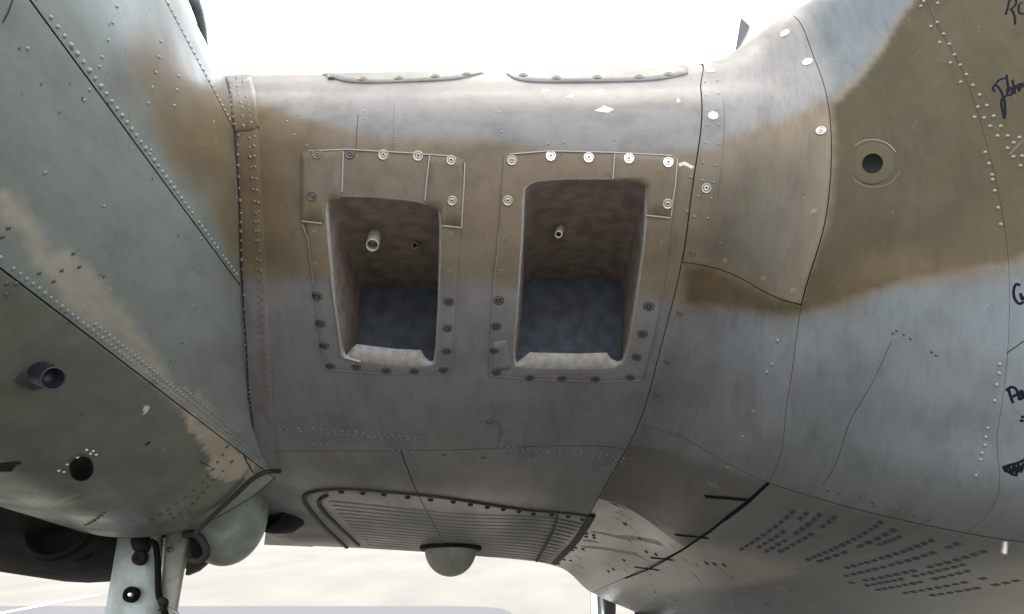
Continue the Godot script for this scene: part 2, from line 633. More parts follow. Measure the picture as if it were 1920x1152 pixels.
func build_materials():
	var img := Image.create(2048, 2048, false, Image.FORMAT_RGBA8)
	img.fill(BLUE_GREY)
	# lower wing: warmer grey
	sprayed(img, SKIN, [[Vector2(0.6, 6.2), Vector2(3.05, 6.2), Vector2(3.0, 11.2), Vector2(0.6, 11.2)]], WARM_GREY, 24)
	sprayed(img, SKIN, [[Vector2(3.0, 8.3), Vector2(4.0, 8.0), Vector2(7.2, 8.0), Vector2(7.2, 11.2), Vector2(3.0, 11.2)]], Color(0.340, 0.328, 0.314), 8)
	sprayed(img, SKIN, [[Vector2(0.8, 1.5), Vector2(4.1, 1.5), Vector2(4.0, 5.2), Vector2(0.8, 5.2)]], Color(0.452, 0.440, 0.432), 32)
	# the brown band across the leading edge and up the fuselage side
	sprayed(img, SKIN, [[Vector2(1.36, 3.067), Vector2(1.564, 3.65), Vector2(1.78, 3.913), Vector2(1.979, 4.21), Vector2(2.285, 4.226), Vector2(2.523, 4.454), Vector2(2.777, 4.503), Vector2(3.052, 4.409), Vector2(3.372, 3.999), Vector2(4.034, 3.666), Vector2(4.486, 3.295), Vector2(5.024, 2.676)] + [Vector2(6.1, 2.2), Vector2(7.2, 2.4), Vector2(7.2, 5.3)] + [Vector2(5.051, 5.544), Vector2(4.794, 5.603), Vector2(4.547, 5.644), Vector2(4.292, 5.875), Vector2(4, 6.115), Vector2(3.544, 6.296), Vector2(3.057, 6.515), Vector2(2.797, 6.373), Vector2(2.459, 6.301), Vector2(2.252, 6.249), Vector2(1.911, 6.199), Vector2(1.482, 6.128), Vector2(1.37, 6.127)]], EARTH_FADED, 32, 0.002)
	sprayed(img, SKIN, [[Vector2(3.073, 4.797), Vector2(3.351, 4.442), Vector2(3.94, 4.159), Vector2(3.974, 5.119), Vector2(3.977, 5.938), Vector2(3.435, 6.042), Vector2(3.029, 5.98), Vector2(3.019, 5.339)]], Color(0.352, 0.328, 0.290), 64, 0.0, 0.9)
	sprayed(img, SKIN, [[Vector2(1.372, 3.251), Vector2(1.564, 3.65), Vector2(1.656, 3.967), Vector2(1.619, 6.129), Vector2(1.481, 6.148), Vector2(1.361, 6.106)]], EARTH, 64, 0.003)
	sprayed(img, SKIN, [[Vector2(4.023, 3.783), Vector2(4.468, 3.363), Vector2(5.015, 2.735)] + [Vector2(6.1, 2.3), Vector2(7.2, 2.5), Vector2(7.2, 5.2)] + [Vector2(5.053, 5.49), Vector2(4.793, 5.563), Vector2(4.546, 5.632), Vector2(4.289, 5.848), Vector2(3.997, 6.092), Vector2(3.542, 6.285), Vector2(3.067, 6.468), Vector2(3.034, 6.044), Vector2(3.441, 6.07), Vector2(3.986, 6.004), Vector2(4.017, 5.17)]], EARTH_OLIVE, 22, 0.003)
	sprayed(img, SKIN, [[Vector2(3.021, 6.048), Vector2(3.442, 6.075), Vector2(3.988, 6.015), Vector2(4.147, 5.727), Vector2(4.352, 5.411), Vector2(4.791, 5.279), Vector2(5.068, 5.228)] + [Vector2(7.2, 4.8), Vector2(7.2, 5.25)] + [Vector2(5.053, 5.49), Vector2(4.793, 5.563), Vector2(4.546, 5.632), Vector2(4.289, 5.848), Vector2(3.997, 6.092), Vector2(3.542, 6.285), Vector2(3.059, 6.483)]], Color(0.330, 0.276, 0.208), 64, 0.0, 0.85)
	sprayed(img, SKIN, [[Vector2(3.092, 6.658), Vector2(3.568, 6.421), Vector2(4.139, 6.18), Vector2(4.12, 6.808), Vector2(3.985, 7.646), Vector2(3.599, 8.03), Vector2(3.139, 8.104)]], Color(0.425, 0.435, 0.440), 64, 0.0, 0.9)
	sprayed(img, SKIN, [[Vector2(1.286, 9.135), Vector2(1.676, 9.131), Vector2(2.083, 9.288), Vector2(2.573, 9.698), Vector2(2.995, 9.833), Vector2(2.999, 10.414), Vector2(2.935, 10.842), Vector2(1.903, 10.908), Vector2(1.26, 10.848), Vector2(1.094, 10.683)]], Color(0.505, 0.492, 0.490), 4)  # gloss of the big door, put into its colour
	sprayed(img, SKIN, [[Vector2(3.129, 10.017), Vector2(3.858, 9.35), Vector2(4.109, 8.992), Vector2(4.549, 8.748), Vector2(4.857, 8.746), Vector2(4.772, 9.275), Vector2(4.5, 10.18), Vector2(3.763, 10.702), Vector2(3.009, 10.833)]], Color(0.520, 0.485, 0.445), 32, 0.006, 0.85)  # ground reflection on the far belly, painted as a beige patch
	# faded patches
	sprayed(img, SKIN, [[Vector2(1.678, 4.557), Vector2(2.224, 4.613), Vector2(2.208, 5.132), Vector2(2.156, 5.243), Vector2(1.758, 5.125), Vector2(1.679, 5.199)]], Color(0.42, 0.39, 0.355), 16, 0.0, 0.7)
	mottle(img, Color(0.17, 0.15, 0.13), Vector2(0.020, 0.012), 0.20, 3)
	mottle(img, Color(0.14, 0.12, 0.10), Vector2(1.1, 0.9), 0.10, 10, 0.55)
	mottle(img, Color(0.60, 0.58, 0.56), Vector2(0.013, 0.018), 0.08, 4)
	mottle(img, Color(0.14, 0.12, 0.10), Vector2(0.10, 0.02), 0.12, 8, 0.5)
	mottle(img, Color(0.14, 0.12, 0.10), Vector2(0.3, 0.25), 0.07, 9, 0.5)
	# chipped paint, bare primer
	for loop in [[Vector2(2.622, 3.61), Vector2(2.633, 3.52), Vector2(2.651, 3.474), Vector2(2.669, 3.586), Vector2(2.659, 3.672), Vector2(2.632, 3.64)], [Vector2(2.892, 3.341), Vector2(2.905, 3.294), Vector2(2.913, 3.396), Vector2(2.898, 3.441)], [Vector2(2.62, 2.984), Vector2(2.632, 2.931), Vector2(2.643, 3.007), Vector2(2.63, 3.081)], [Vector2(2.53, 3.105), Vector2(2.541, 3.087), Vector2(2.54, 3.181), Vector2(2.529, 3.161)], [Vector2(2.926, 4.629), Vector2(2.945, 4.612), Vector2(2.969, 4.642), Vector2(2.99, 4.687), Vector2(2.976, 4.704), Vector2(2.952, 4.667), Vector2(2.93, 4.676)], [Vector2(2.458, 2.91), Vector2(2.474, 2.911), Vector2(2.478, 2.965), Vector2(2.462, 2.983)]]:
		sprayed(img, SKIN, [loop], Color(0.72, 0.71, 0.68), 1, 0.0025)
	specks(img, Color(0.62, 0.61, 0.58), 260, 21, 2, 0.75)
	specks(img, Color(0.2, 0.18, 0.16), 260, 22, 2)
	scratches(img, Color(0.55, 0.53, 0.50), 90, 31)
	scratches(img, Color(0.2, 0.18, 0.16), 60, 32)
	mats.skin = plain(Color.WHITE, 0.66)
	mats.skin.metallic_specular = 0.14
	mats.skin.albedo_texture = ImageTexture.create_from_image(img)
	mats.skin.texture_repeat = false
	mats.skin.roughness_texture = rough_map(41)

	var im2 := Image.create(1024, 1280, false, Image.FORMAT_RGBA8)
	im2.fill(Color(0.418, 0.432, 0.422))
	sprayed(im2, NACELLE, [[Vector2(-44, 0.4), Vector2(-44, 4.1), Vector2(-130, 4.1), Vector2(-130, 0.4)]], Color(0.345, 0.350, 0.320), 8)
	sprayed(im2, NACELLE, [[Vector2(-6.064, 1.553), Vector2(1.739, 1.665), Vector2(13.727, 2.013), Vector2(19.955, 2.316), Vector2(1.415, 2.3), Vector2(-15.042, 2.544), Vector2(-15.03, 2.404), Vector2(-12.801, 2.253), Vector2(-10.44, 2.109), Vector2(-12.186, 1.966), Vector2(-12.555, 1.806), Vector2(-9.96, 1.704), Vector2(-9.377, 1.575)]], EARTH, 26, 0.004)
	# worn cream patch along the lower seam
	sprayed(im2, NACELLE, [[Vector2(-36.263, 1.468), Vector2(-35.188, 1.544), Vector2(-36.096, 1.628), Vector2(-37.618, 1.72), Vector2(-35.27, 1.777), Vector2(-35.667, 1.854), Vector2(-36.145, 1.967), Vector2(-37.57, 2.221), Vector2(-39.759, 2.419), Vector2(-41.608, 2.677), Vector2(-41.185, 2.953), Vector2(-42.945, 3.266), Vector2(-45.767, 3.612), Vector2(-50.849, 3.583), Vector2(-51.189, 3.357), Vector2(-46.259, 2.963), Vector2(-46.346, 2.887), Vector2(-44.37, 2.696), Vector2(-43.765, 2.542), Vector2(-43.476, 2.297), Vector2(-42.788, 1.991), Vector2(-41.505, 1.825), Vector2(-40.484, 1.706), Vector2(-38.632, 1.619), Vector2(-39.404, 1.555)]], Color(0.530, 0.515, 0.468), 8, 0.006, 0.95)
	sprayed(im2, NACELLE, [[Vector2(-44.698, 2.779), Vector2(-42.341, 2.838), Vector2(-42.6, 3.002), Vector2(-44.523, 3.327), Vector2(-43.462, 3.579), Vector2(-47.558, 3.687), Vector2(-53.081, 3.534), Vector2(-52.695, 3.291), Vector2(-49.656, 3.234), Vector2(-47.913, 3.051), Vector2(-47.039, 2.895)]], Color(0.60, 0.56, 0.505), 4, 0.010, 0.95)
	sprayed(im2, NACELLE, [[Vector2(-42.041, 2.575), Vector2(-39.871, 2.695), Vector2(-39.337, 2.959), Vector2(-42.873, 3.121), Vector2(-44.927, 2.943)]], Color(0.52, 0.50, 0.46), 4, 0.014, 0.8)
	sprayed(im2, NACELLE, [[Vector2(-49.18, 2.572), Vector2(-48.099, 2.562), Vector2(-48.109, 2.591), Vector2(-49.107, 2.611), Vector2(-50.06, 2.608)]], Color(0.74, 0.73, 0.70), 1, 0.002)
	sprayed(im2, NACELLE, [[Vector2(-95.059, 2.945), Vector2(-88.352, 3.033), Vector2(-75.595, 2.978), Vector2(-102.152, 3.418)]], Color(0.44, 0.47, 0.44), 4, 0.01, 0.7)
	mottle(im2, Color(0.17, 0.17, 0.14), Vector2(0.022, 0.012), 0.20, 13)
	mottle(im2, Color(0.12, 0.12, 0.10), Vector2(1.1, 0.9), 0.10, 17, 0.55)
	mottle(im2, Color(0.58, 0.60, 0.58), Vector2(0.015, 0.02), 0.16, 14)
	mottle(im2, Color(0.12, 0.12, 0.10), Vector2(0.12, 0.03), 0.10, 15, 0.5)
	mottle(im2, Color(0.12, 0.12, 0.10), Vector2(0.3, 0.3), 0.07, 16, 0.5)
	specks(im2, Color(0.75, 0.75, 0.72), 160, 24, 2)
	specks(im2, Color(0.20, 0.20, 0.18), 420, 25, 3)
	scratches(im2, Color(0.55, 0.55, 0.53), 70, 33)
	scratches(im2, Color(0.22, 0.22, 0.20), 90, 34)
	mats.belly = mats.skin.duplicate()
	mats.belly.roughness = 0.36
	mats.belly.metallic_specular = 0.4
	mats.barrel = plain(Color.WHITE, 0.60)
	mats.barrel.metallic_specular = 0.30
	mats.barrel.albedo_texture = ImageTexture.create_from_image(im2)
	mats.barrel.texture_repeat = false
	mats.barrel.roughness_texture = rough_map(42)

	mats.sealant = plain(Color(0.10, 0.09, 0.085), 0.8)
	mats.rubber = plain(Color(0.13, 0.125, 0.12), 0.75)
	mats.black = plain(Color(0.05, 0.05, 0.055), 0.85)
	mats.black.metallic_specular = 0.2
	mats.ink = plain(Color(0.06, 0.065, 0.10), 0.9)
	mats.ink.metallic_specular = 0.2
	mats.stencil = plain(Color(0.15, 0.145, 0.155), 0.6)
	mats.stub = plain(Color(0.115, 0.125, 0.145), 0.45, 0.2)
	mats.soot = worn(Color(0.115, 0.11, 0.105), 0.75, 64, 0.6)
	mats.rivet_grey = plain(Color(0.40, 0.42, 0.43), 0.3, 0.15)
	mats.rivet_brown = plain(Color(0.37, 0.33, 0.285), 0.3, 0.1)
	mats.rivet_dark = plain(Color(0.25, 0.245, 0.24), 0.45, 0.2)
	mats.steel = plain(Color(0.86, 0.85, 0.83), 0.32, 0.75)
	mats.worn_steel = plain(Color(0.62, 0.60, 0.57), 0.4, 0.5)
	mats.dull_screw = plain(Color(0.33, 0.31, 0.29), 0.45, 0.3)
	mats.painted_screw = plain(Color(0.40, 0.36, 0.315), 0.45)
	mats.grey_screw = plain(Color(0.17, 0.165, 0.16), 0.5, 0.2)
	mats.duct = worn(Color(0.475, 0.435, 0.415), 0.7, 61, 0.86, 0.02)
	mats.core = worn(Color(0.262, 0.284, 0.312), 0.6, 62, 0.86, 0.02)
	mats.sill = plain(Color(0.60, 0.59, 0.57), 0.4)
	mats.lip = worn(Color(0.53, 0.52, 0.51), 0.5, 63, 0.88, 0.06)
	mats.flange = plain(Color(0.268, 0.243, 0.186), 0.6)
	mats.flange.metallic_specular = 0.15
	mats.putty = plain(Color(0.56, 0.545, 0.52), 0.5)
	mats.pale_green = worn(Color(0.50, 0.535, 0.505), 0.35, 65, 0.8)
	mats.pale_blue = worn(Color(0.55, 0.58, 0.575), 0.45, 66, 0.86)
	mats.off_white = worn(Color(0.53, 0.535, 0.50), 0.45, 67, 0.86)
	mats.chrome = plain(Color(0.80, 0.81, 0.82), 0.15, 1.0)
	mats.bronze = plain(Color(0.33, 0.29, 0.23), 0.5, 0.3)

# ============================================================ ground
func build_ground():
	var g := MeshInstance3D.new()
	g.name = "ground"
	var pm := PlaneMesh.new()
	pm.size = Vector2(3000, 3000)
	g.mesh = pm
	var m := plain(Color(0.440, 0.432, 0.408), 0.9)
	var nt := NoiseTexture2D.new()
	nt.width = 1024
	nt.height = 1024
	nt.seamless = true
	var fn := FastNoiseLite.new()
	fn.seed = 3
	fn.frequency = 0.006
	fn.fractal_octaves = 6
	nt.noise = fn
	var gr := Gradient.new()
	gr.set_color(0, Color(0.86, 0.85, 0.83))
	gr.set_color(1, Color(1, 0.99, 0.97))
	nt.color_ramp = gr
	m.albedo_texture = nt
	m.uv1_triplanar = true
	m.uv1_world_triplanar = true
	m.uv1_scale = Vector3(0.07, 0.07, 0.02)
	g.material_override = m
	g.set_meta("kind", "structure")
	g.set_meta("label", "pale sunlit concrete apron stretching away under the aircraft")
	add_child(g)
	# shadow on the apron, painted as a darker strip with a rounded corner
	var st := begin()
	var loop: Array[Vector2] = []
	for e in [Vector2(-40, -15.9), Vector2(-1.1, -15.6), Vector2(-0.6, -15.5), Vector2(-0.3, -15.2), Vector2(-0.15, -14.7), Vector2(-0.1, -12.0), Vector2(-40, -12.0)]:
		loop.append(e)
	var ids := Geometry2D.triangulate_polygon(PackedVector2Array(loop))
	for k in range(0, ids.size(), 3):
		tri(st, Vector3(loop[ids[k]].x, 0.004, loop[ids[k]].y), Vector3(loop[ids[k + 1]].x, 0.004, loop[ids[k + 1]].y), Vector3(loop[ids[k + 2]].x, 0.004, loop[ids[k + 2]].y), Vector3.UP)
	var shadow_strip := MeshInstance3D.new()
	shadow_strip.name = "painted_shadow"
	shadow_strip.mesh = st.commit()
	shadow_strip.material_override = plain(Color(0.300, 0.295, 0.308), 0.9)
	shadow_strip.set_meta("kind", "structure")
	shadow_strip.set_meta("label", "darker grey painted shadow with a rounded corner on the apron beyond the wheels")
	add_child(shadow_strip)
	var line := MeshInstance3D.new()
	line.name = "painted_line"
	var st2 := begin()
	quad(st2, Vector3(-8.55, 0.008, -13.5), Vector3(-8.4, 0.008, -13.5), Vector3(-8.3, 0.008, -17.6), Vector3(-8.45, 0.008, -17.6), Vector3.UP)
	line.mesh = st2.commit()
	line.material_override = plain(Color(0.92, 0.91, 0.88), 0.7)
	line.set_meta("kind", "structure")
	line.set_meta("label", "white painted line running diagonally across the apron at far left")
	add_child(line)

# ============================================================ wing
func inset(outer: Array, inner: Array, t: float) -> PackedVector2Array:
	var out := PackedVector2Array()
	for k in outer.size():
		out.append((outer[k] as Vector2).lerp(inner[k], t))
	return out

func sides(four: Array, n: int) -> Array:
	# four runs of points, each resampled to n, joined to a loop
	var out: Array = []
	for run in four:
		var l := [0.0]
		for k in run.size() - 1:
			l.append(l[-1] + (raw(SKIN, run[k].x, run[k].y) - raw(SKIN, run[k + 1].x, run[k + 1].y)).length())
		var k := 0
		for i in n:
			var at: float = l[-1] * i / n
			while k < run.size() - 2 and l[k + 1] < at:
				k += 1
			out.append((run[k] as Vector2).lerp(run[k + 1], clampf((at - l[k]) / maxf(l[k + 1] - l[k], 1e-6), 0.0, 1.0)))
	return out

func inlet(outer: Array, inner: Array, back: float, sill_first: int, sill_last: int):
	# raised frame, rolled lip and the duct behind it
	var n := outer.size()
	var rows: Array = []
	var uvs: Array = []
	for e in [[0.0, -0.003], [0.0, 0.0035], [0.05, 0.005], [0.3, 0.005], [0.6, 0.005], [0.85, 0.005], [1.0, 0.0035]]:
		var row: Array[Vector3] = []
		var ur: Array[Vector2] = []
		for k in n:
			var q: Vector2 = (outer[k] as Vector2).lerp(inner[k], e[0])
			row.append(pt(SKIN, q, e[1]))
			ur.append(tex_uv(SKIN, q))
		rows.append(row)
		uvs.append(ur)
	# the lip rolls in: inward along the surface and back into the wing
	var lip: Array = []
	var mid := Vector3.ZERO
	for p in rows[-1]:
		mid += p / n
	for j in range(1, 6):
		var a := j / 5.0 * PI * 0.5
		var row: Array[Vector3] = []
		var ur: Array[Vector2] = []
		for k in n:
			var bottom := 0.0
			if k >= sill_first and k <= sill_last:
				bottom = clampf(minf(k - sill_first, sill_last - k) / 2.0, 0.0, 1.0)
			var r := lerpf(0.014, 0.035, bottom)
			var p: Vector3 = rows[6][k]
			var nn := nrm(SKIN, inner[k].x, inner[k].y)
			var t: Vector3 = (rows[6][(k + 1) % n] - rows[6][(k + n - 1) % n]).normalized()
			var inward := t.cross(nn).normalized()
			if inward.dot(mid - p) < 0.0:
				inward = -inward
			row.append(p + inward * r * sin(a) * lerpf(0.55, 1.4, bottom) - nn * r * (1.0 - cos(a)))
			ur.append(uvs[6][k])
		lip.append(row)
	var nrm_mid := nrm(SKIN, inner[0].x, inner[0].y)
	var frame_rows: Array = []
	for r in rows:
		frame_rows.append((r as Array).duplicate())
	obj("inlet_frame", oriented(frame_rows, uvs, nrm_mid), mats.skin, wing)
	obj("inlet_lip", oriented([rows[6].duplicate()] + dup_rows(lip), [], nrm_mid), mats.lip, wing)
	# duct walls run straight aft
	var duct: Array = []
	for j in 5:
		var row: Array[Vector3] = []
		for k in n:
			var p: Vector3 = lip[4][k]
			row.append(Vector3(p.x, p.y, lerpf(p.z, -back, j / 4.0)))
		duct.append(row)
	obj("duct_wall", oriented(dup_rows(duct), [], nrm_mid), mats.duct, wing)
	var c := Vector3.ZERO
	for p in duct[4]:
		c += p / n
	var hub: Array[Vector3] = []
	for p in duct[4]:
		hub.append(p + (c - p) * 0.999)
	obj("radiator_core", oriented([duct[4].duplicate(), hub], [], Vector3(0, 0, 1)), mats.core, wing)

func dup_rows(rows: Array) -> Array:
	var o: Array = []
	for r in rows:
		o.append((r as Array).duplicate())
	return o

func build_inlets():
	var lo := sides([[Vector2(1.677, 4.413), Vector2(1.842, 4.37), Vector2(2.053, 4.44), Vector2(2.2, 4.491), Vector2(2.24, 4.571)], [Vector2(2.24, 4.571), Vector2(2.239, 5.057), Vector2(2.229, 5.536), Vector2(2.207, 6.443), Vector2(2.19, 6.957), Vector2(2.175, 7.312)], [Vector2(2.175, 7.312), Vector2(1.987, 7.325), Vector2(1.826, 7.305), Vector2(1.657, 7.273)], [Vector2(1.657, 7.273), Vector2(1.649, 7.075), Vector2(1.668, 6.43), Vector2(1.673, 5.626), Vector2(1.662, 5.124), Vector2(1.677, 4.413)]], 18)
	var li := sides([[Vector2(1.751, 5.259), Vector2(1.761, 5.155), Vector2(1.799, 5.096), Vector2(1.936, 5.112), Vector2(2.087, 5.173), Vector2(2.139, 5.235), Vector2(2.163, 5.295)], [Vector2(2.163, 5.295), Vector2(2.168, 5.497), Vector2(2.162, 5.909), Vector2(2.148, 6.57), Vector2(2.13, 7.017), Vector2(2.115, 7.216)], [Vector2(2.115, 7.216), Vector2(2.08, 7.239), Vector2(1.948, 7.225), Vector2(1.835, 7.188), Vector2(1.733, 7.15)], [Vector2(1.733, 7.15), Vector2(1.724, 7.044), Vector2(1.735, 6.628), Vector2(1.747, 6.031), Vector2(1.751, 5.558), Vector2(1.751, 5.259)]], 18)
	var ro := sides([[Vector2(2.36, 4.507), Vector2(2.405, 4.448), Vector2(2.507, 4.435), Vector2(2.688, 4.468), Vector2(2.833, 4.502), Vector2(2.92, 4.532)], [Vector2(2.92, 4.532), Vector2(2.934, 5.202), Vector2(2.926, 5.581), Vector2(2.94, 6.323), Vector2(2.953, 6.885), Vector2(2.949, 7.413)], [Vector2(2.949, 7.413), Vector2(2.738, 7.459), Vector2(2.48, 7.419), Vector2(2.316, 7.355)], [Vector2(2.316, 7.355), Vector2(2.323, 6.839), Vector2(2.328, 6.322), Vector2(2.348, 5.509), Vector2(2.36, 4.507)]], 18)
	var ri := sides([[Vector2(2.419, 5.126), Vector2(2.423, 4.986), Vector2(2.45, 4.9), Vector2(2.546, 4.863), Vector2(2.68, 4.863), Vector2(2.779, 4.883), Vector2(2.815, 4.952), Vector2(2.822, 5.06)], [Vector2(2.822, 5.06), Vector2(2.826, 5.519), Vector2(2.829, 6.144), Vector2(2.839, 6.653), Vector2(2.847, 7.03), Vector2(2.839, 7.223)], [Vector2(2.839, 7.223), Vector2(2.796, 7.292), Vector2(2.642, 7.31), Vector2(2.478, 7.291), Vector2(2.411, 7.261)], [Vector2(2.411, 7.261), Vector2(2.402, 7.147), Vector2(2.408, 6.653), Vector2(2.41, 6.066), Vector2(2.416, 5.586), Vector2(2.419, 5.126)]], 18)
	# the nose skin between them has two openings
	obj("skin_panel", panel(SKIN, 0.6, 3.0, 1.0, 8.35, 190, 150, 0.002, 0.0, [inset(lo, li, 0.55), inset(ro, ri, 0.55)]), mats.skin, wing)
	inlet(lo, li, 3.02, 37, 54)
	inlet(ro, ri, 3.03, 37, 54)
	# lapped corner pieces of the frames
	for e in [
		[[Vector2(1.673, 4.44), Vector2(1.83, 4.388), Vector2(1.817, 5.134), Vector2(1.759, 5.178), Vector2(1.746, 5.403), Vector2(1.743, 5.467), Vector2(1.655, 5.445)], [Vector2(1.717, 4.811)]],
		[[Vector2(2.129, 4.496), Vector2(2.201, 4.526), Vector2(2.235, 4.596), Vector2(2.241, 4.901), Vector2(2.231, 5.529), Vector2(2.17, 5.504), Vector2(2.166, 5.324), Vector2(2.118, 5.212)], [Vector2(2.2, 4.899)]],
		[[Vector2(2.693, 4.485), Vector2(2.83, 4.519), Vector2(2.918, 4.557), Vector2(2.93, 5.126), Vector2(2.918, 5.411), Vector2(2.827, 5.384), Vector2(2.816, 4.998), Vector2(2.781, 4.907), Vector2(2.694, 4.879)], [Vector2(2.861, 4.745)]],
		[[Vector2(2.329, 7.167), Vector2(2.332, 6.966), Vector2(2.38, 6.944), Vector2(2.395, 7.273), Vector2(2.38, 7.297), Vector2(2.325, 7.28)], [Vector2(2.356, 7.157)]],
	]:
		obj("frame_corner", plate(SKIN, e[0], e[1][0], 0.0076, 3, 0.02), mats.skin, wing)
	# ragged sealant beads at the laps
	var st := begin()
	for run in [[Vector2(1.832, 4.416), Vector2(1.825, 4.813), Vector2(1.82, 5.05)], [Vector2(2.134, 4.497), Vector2(2.125, 4.857), Vector2(2.117, 5.174)], [Vector2(2.692, 4.494), Vector2(2.696, 4.878)], [Vector2(1.657, 5.445), Vector2(1.736, 5.474)], [Vector2(2.17, 5.511), Vector2(2.232, 5.544)], [Vector2(2.823, 5.391), Vector2(2.92, 5.418)], [Vector2(2.243, 4.614), Vector2(2.241, 4.979), Vector2(2.232, 5.536)], [Vector2(1.7, 4.413), Vector2(1.842, 4.389), Vector2(2.053, 4.449), Vector2(2.191, 4.508)], [Vector2(1.747, 6.131), Vector2(1.743, 6.497), Vector2(1.74, 6.758), Vector2(1.731, 7.013)], [Vector2(1.742, 6.629), Vector2(1.736, 6.899), Vector2(1.728, 7.101)], [Vector2(1.738, 7.125), Vector2(1.768, 7.15), Vector2(1.804, 7.175)], [Vector2(2.917, 4.565), Vector2(2.924, 4.972), Vector2(2.92, 5.395)], [Vector2(2.374, 4.49), Vector2(2.492, 4.443), Vector2(2.688, 4.476), Vector2(2.894, 4.525)]]:
		bead_into(st, SKIN, run, 0.0042, 0.0092, 0.02)
	obj("sealant_bead", st.commit(), mats.putty, wing, true)
	var worn_edge := begin()
	for run in [[Vector2(1.656, 5.487), Vector2(1.673, 5.695), Vector2(1.668, 6.43), Vector2(1.649, 7.075), Vector2(1.658, 7.267)], [Vector2(2.198, 6.702), Vector2(2.187, 7.02), Vector2(2.175, 7.306)], [Vector2(1.657, 7.273), Vector2(1.826, 7.305), Vector2(1.987, 7.325), Vector2(2.173, 7.312)], [Vector2(2.348, 5.581), Vector2(2.33, 6.322), Vector2(2.324, 6.839), Vector2(2.317, 7.342)], [Vector2(2.316, 7.355), Vector2(2.48, 7.419), Vector2(2.738, 7.459), Vector2(2.946, 7.413)], [Vector2(2.942, 6.323), Vector2(2.956, 6.885), Vector2(2.951, 7.406)]]:
		bead_into(worn_edge, SKIN, run, 0.0022, 0.0055, 0.03)
	obj("worn_edge", worn_edge.commit(), mats.lip, wing, true)
	screws(SKIN, [Vector2(1.731, 4.469)], wing, mats.painted_screw, 0.9, 0.0074)
	screws(SKIN, [Vector2(1.856, 4.462)], wing, mats.dull_screw, 1.0, 0.005)
	screws(SKIN, [Vector2(1.977, 4.483), Vector2(2.096, 4.504)], wing, mats.worn_steel, 1.0, 0.005)
	screws(SKIN, [Vector2(2.201, 4.578), Vector2(2.204, 5.177)], wing, mats.worn_steel, 0.95, 0.0074)
	screws(SKIN, [Vector2(1.704, 5.102)], wing, mats.dull_screw, 0.95, 0.0074)
	screws(SKIN, [Vector2(1.697, 5.599), Vector2(1.686, 5.997), Vector2(2.196, 5.639), Vector2(2.188, 6.111)], wing, mats.painted_screw, 0.8, 0.0045, true)
	screws(SKIN, [Vector2(1.677, 6.39), Vector2(1.668, 6.726), Vector2(1.661, 6.994), Vector2(1.666, 7.23), Vector2(1.779, 7.243), Vector2(1.907, 7.281), Vector2(2.028, 7.288), Vector2(2.145, 7.279), Vector2(2.181, 6.467), Vector2(2.172, 6.79), Vector2(2.164, 7.062)], wing, mats.grey_screw, 1.1, 0.0052, true)
	screws(SKIN, [Vector2(2.497, 4.522), Vector2(2.612, 4.552)], wing, mats.steel, 1.0, 0.005)
	screws(SKIN, [Vector2(2.741, 4.57), Vector2(2.883, 4.624)], wing, mats.steel, 1.0, 0.0074)
	screws(SKIN, [Vector2(2.902, 5.222)], wing, mats.worn_steel, 1.0, 0.0074)
	screws(SKIN, [Vector2(2.383, 4.586), Vector2(2.374, 5.185)], wing, mats.worn_steel, 1.0, 0.005)
	screws(SKIN, [Vector2(2.362, 5.702), Vector2(2.354, 6.114), Vector2(2.892, 5.773), Vector2(2.893, 6.209)], wing, mats.painted_screw, 0.7, 0.0045, true)
	screws(SKIN, [Vector2(2.348, 6.468), Vector2(2.341, 6.776), Vector2(2.342, 7.325), Vector2(2.466, 7.393), Vector2(2.591, 7.413), Vector2(2.728, 7.42), Vector2(2.882, 7.386), Vector2(2.891, 6.54), Vector2(2.892, 6.859), Vector2(2.891, 7.138)], wing, mats.grey_screw, 1.15, 0.0052, true)
	screws(SKIN, [Vector2(2.336, 7.061)], wing, mats.grey_screw, 0.95, 0.0078, true)
	# pipes hanging in the ducts
	for e in [[Vector3(-0.526, 1.605, -2.85), Vector3(-0.474, 1.257, -2.46), 0.021, mats.worn_steel], [Vector3(-0.373, 1.532, -2.9), Vector3(-0.356, 1.326, -2.6), 0.012, mats.duct], [Vector3(0.17, 1.567, -2.85), Vector3(0.131, 1.304, -2.48), 0.0125, mats.worn_steel]]:
		obj("drain_pipe", pipe(e[0], e[1], e[2], 0.0035), e[3], wing)
	# access covers over the top of the nose
	obj("access_cover", plate(SKIN, smooth_line([Vector2(1.685, 2.291), Vector2(1.782, 2.596), Vector2(1.889, 2.678), Vector2(2.028, 2.659), Vector2(2.151, 2.617), Vector2(2.215, 2.528), Vector2(2.269, 2.309)], 4) + [Vector2(2.25, 1.9), Vector2(1.70, 1.9)], Vector2(1.97, 2.1), 0.006, 6), mats.skin, wing)
	obj("access_cover", plate(SKIN, smooth_line([Vector2(2.338, 2.353), Vector2(2.368, 2.578), Vector2(2.425, 2.688), Vector2(2.552, 2.719), Vector2(2.719, 2.72), Vector2(2.83, 2.693), Vector2(2.931, 2.567)], 4) + [Vector2(2.92, 1.9), Vector2(2.36, 1.9)], Vector2(2.65, 2.1), 0.006, 6), mats.skin, wing)
	screws(SKIN, [Vector2(1.737, 2.469), Vector2(1.865, 2.565), Vector2(2.001, 2.544), Vector2(2.124, 2.499), Vector2(2.221, 2.419), Vector2(2.39, 2.482), Vector2(2.49, 2.591), Vector2(2.613, 2.595), Vector2(2.748, 2.615), Vector2(2.852, 2.574)], wing, mats.dull_screw, 0.95, 0.006)
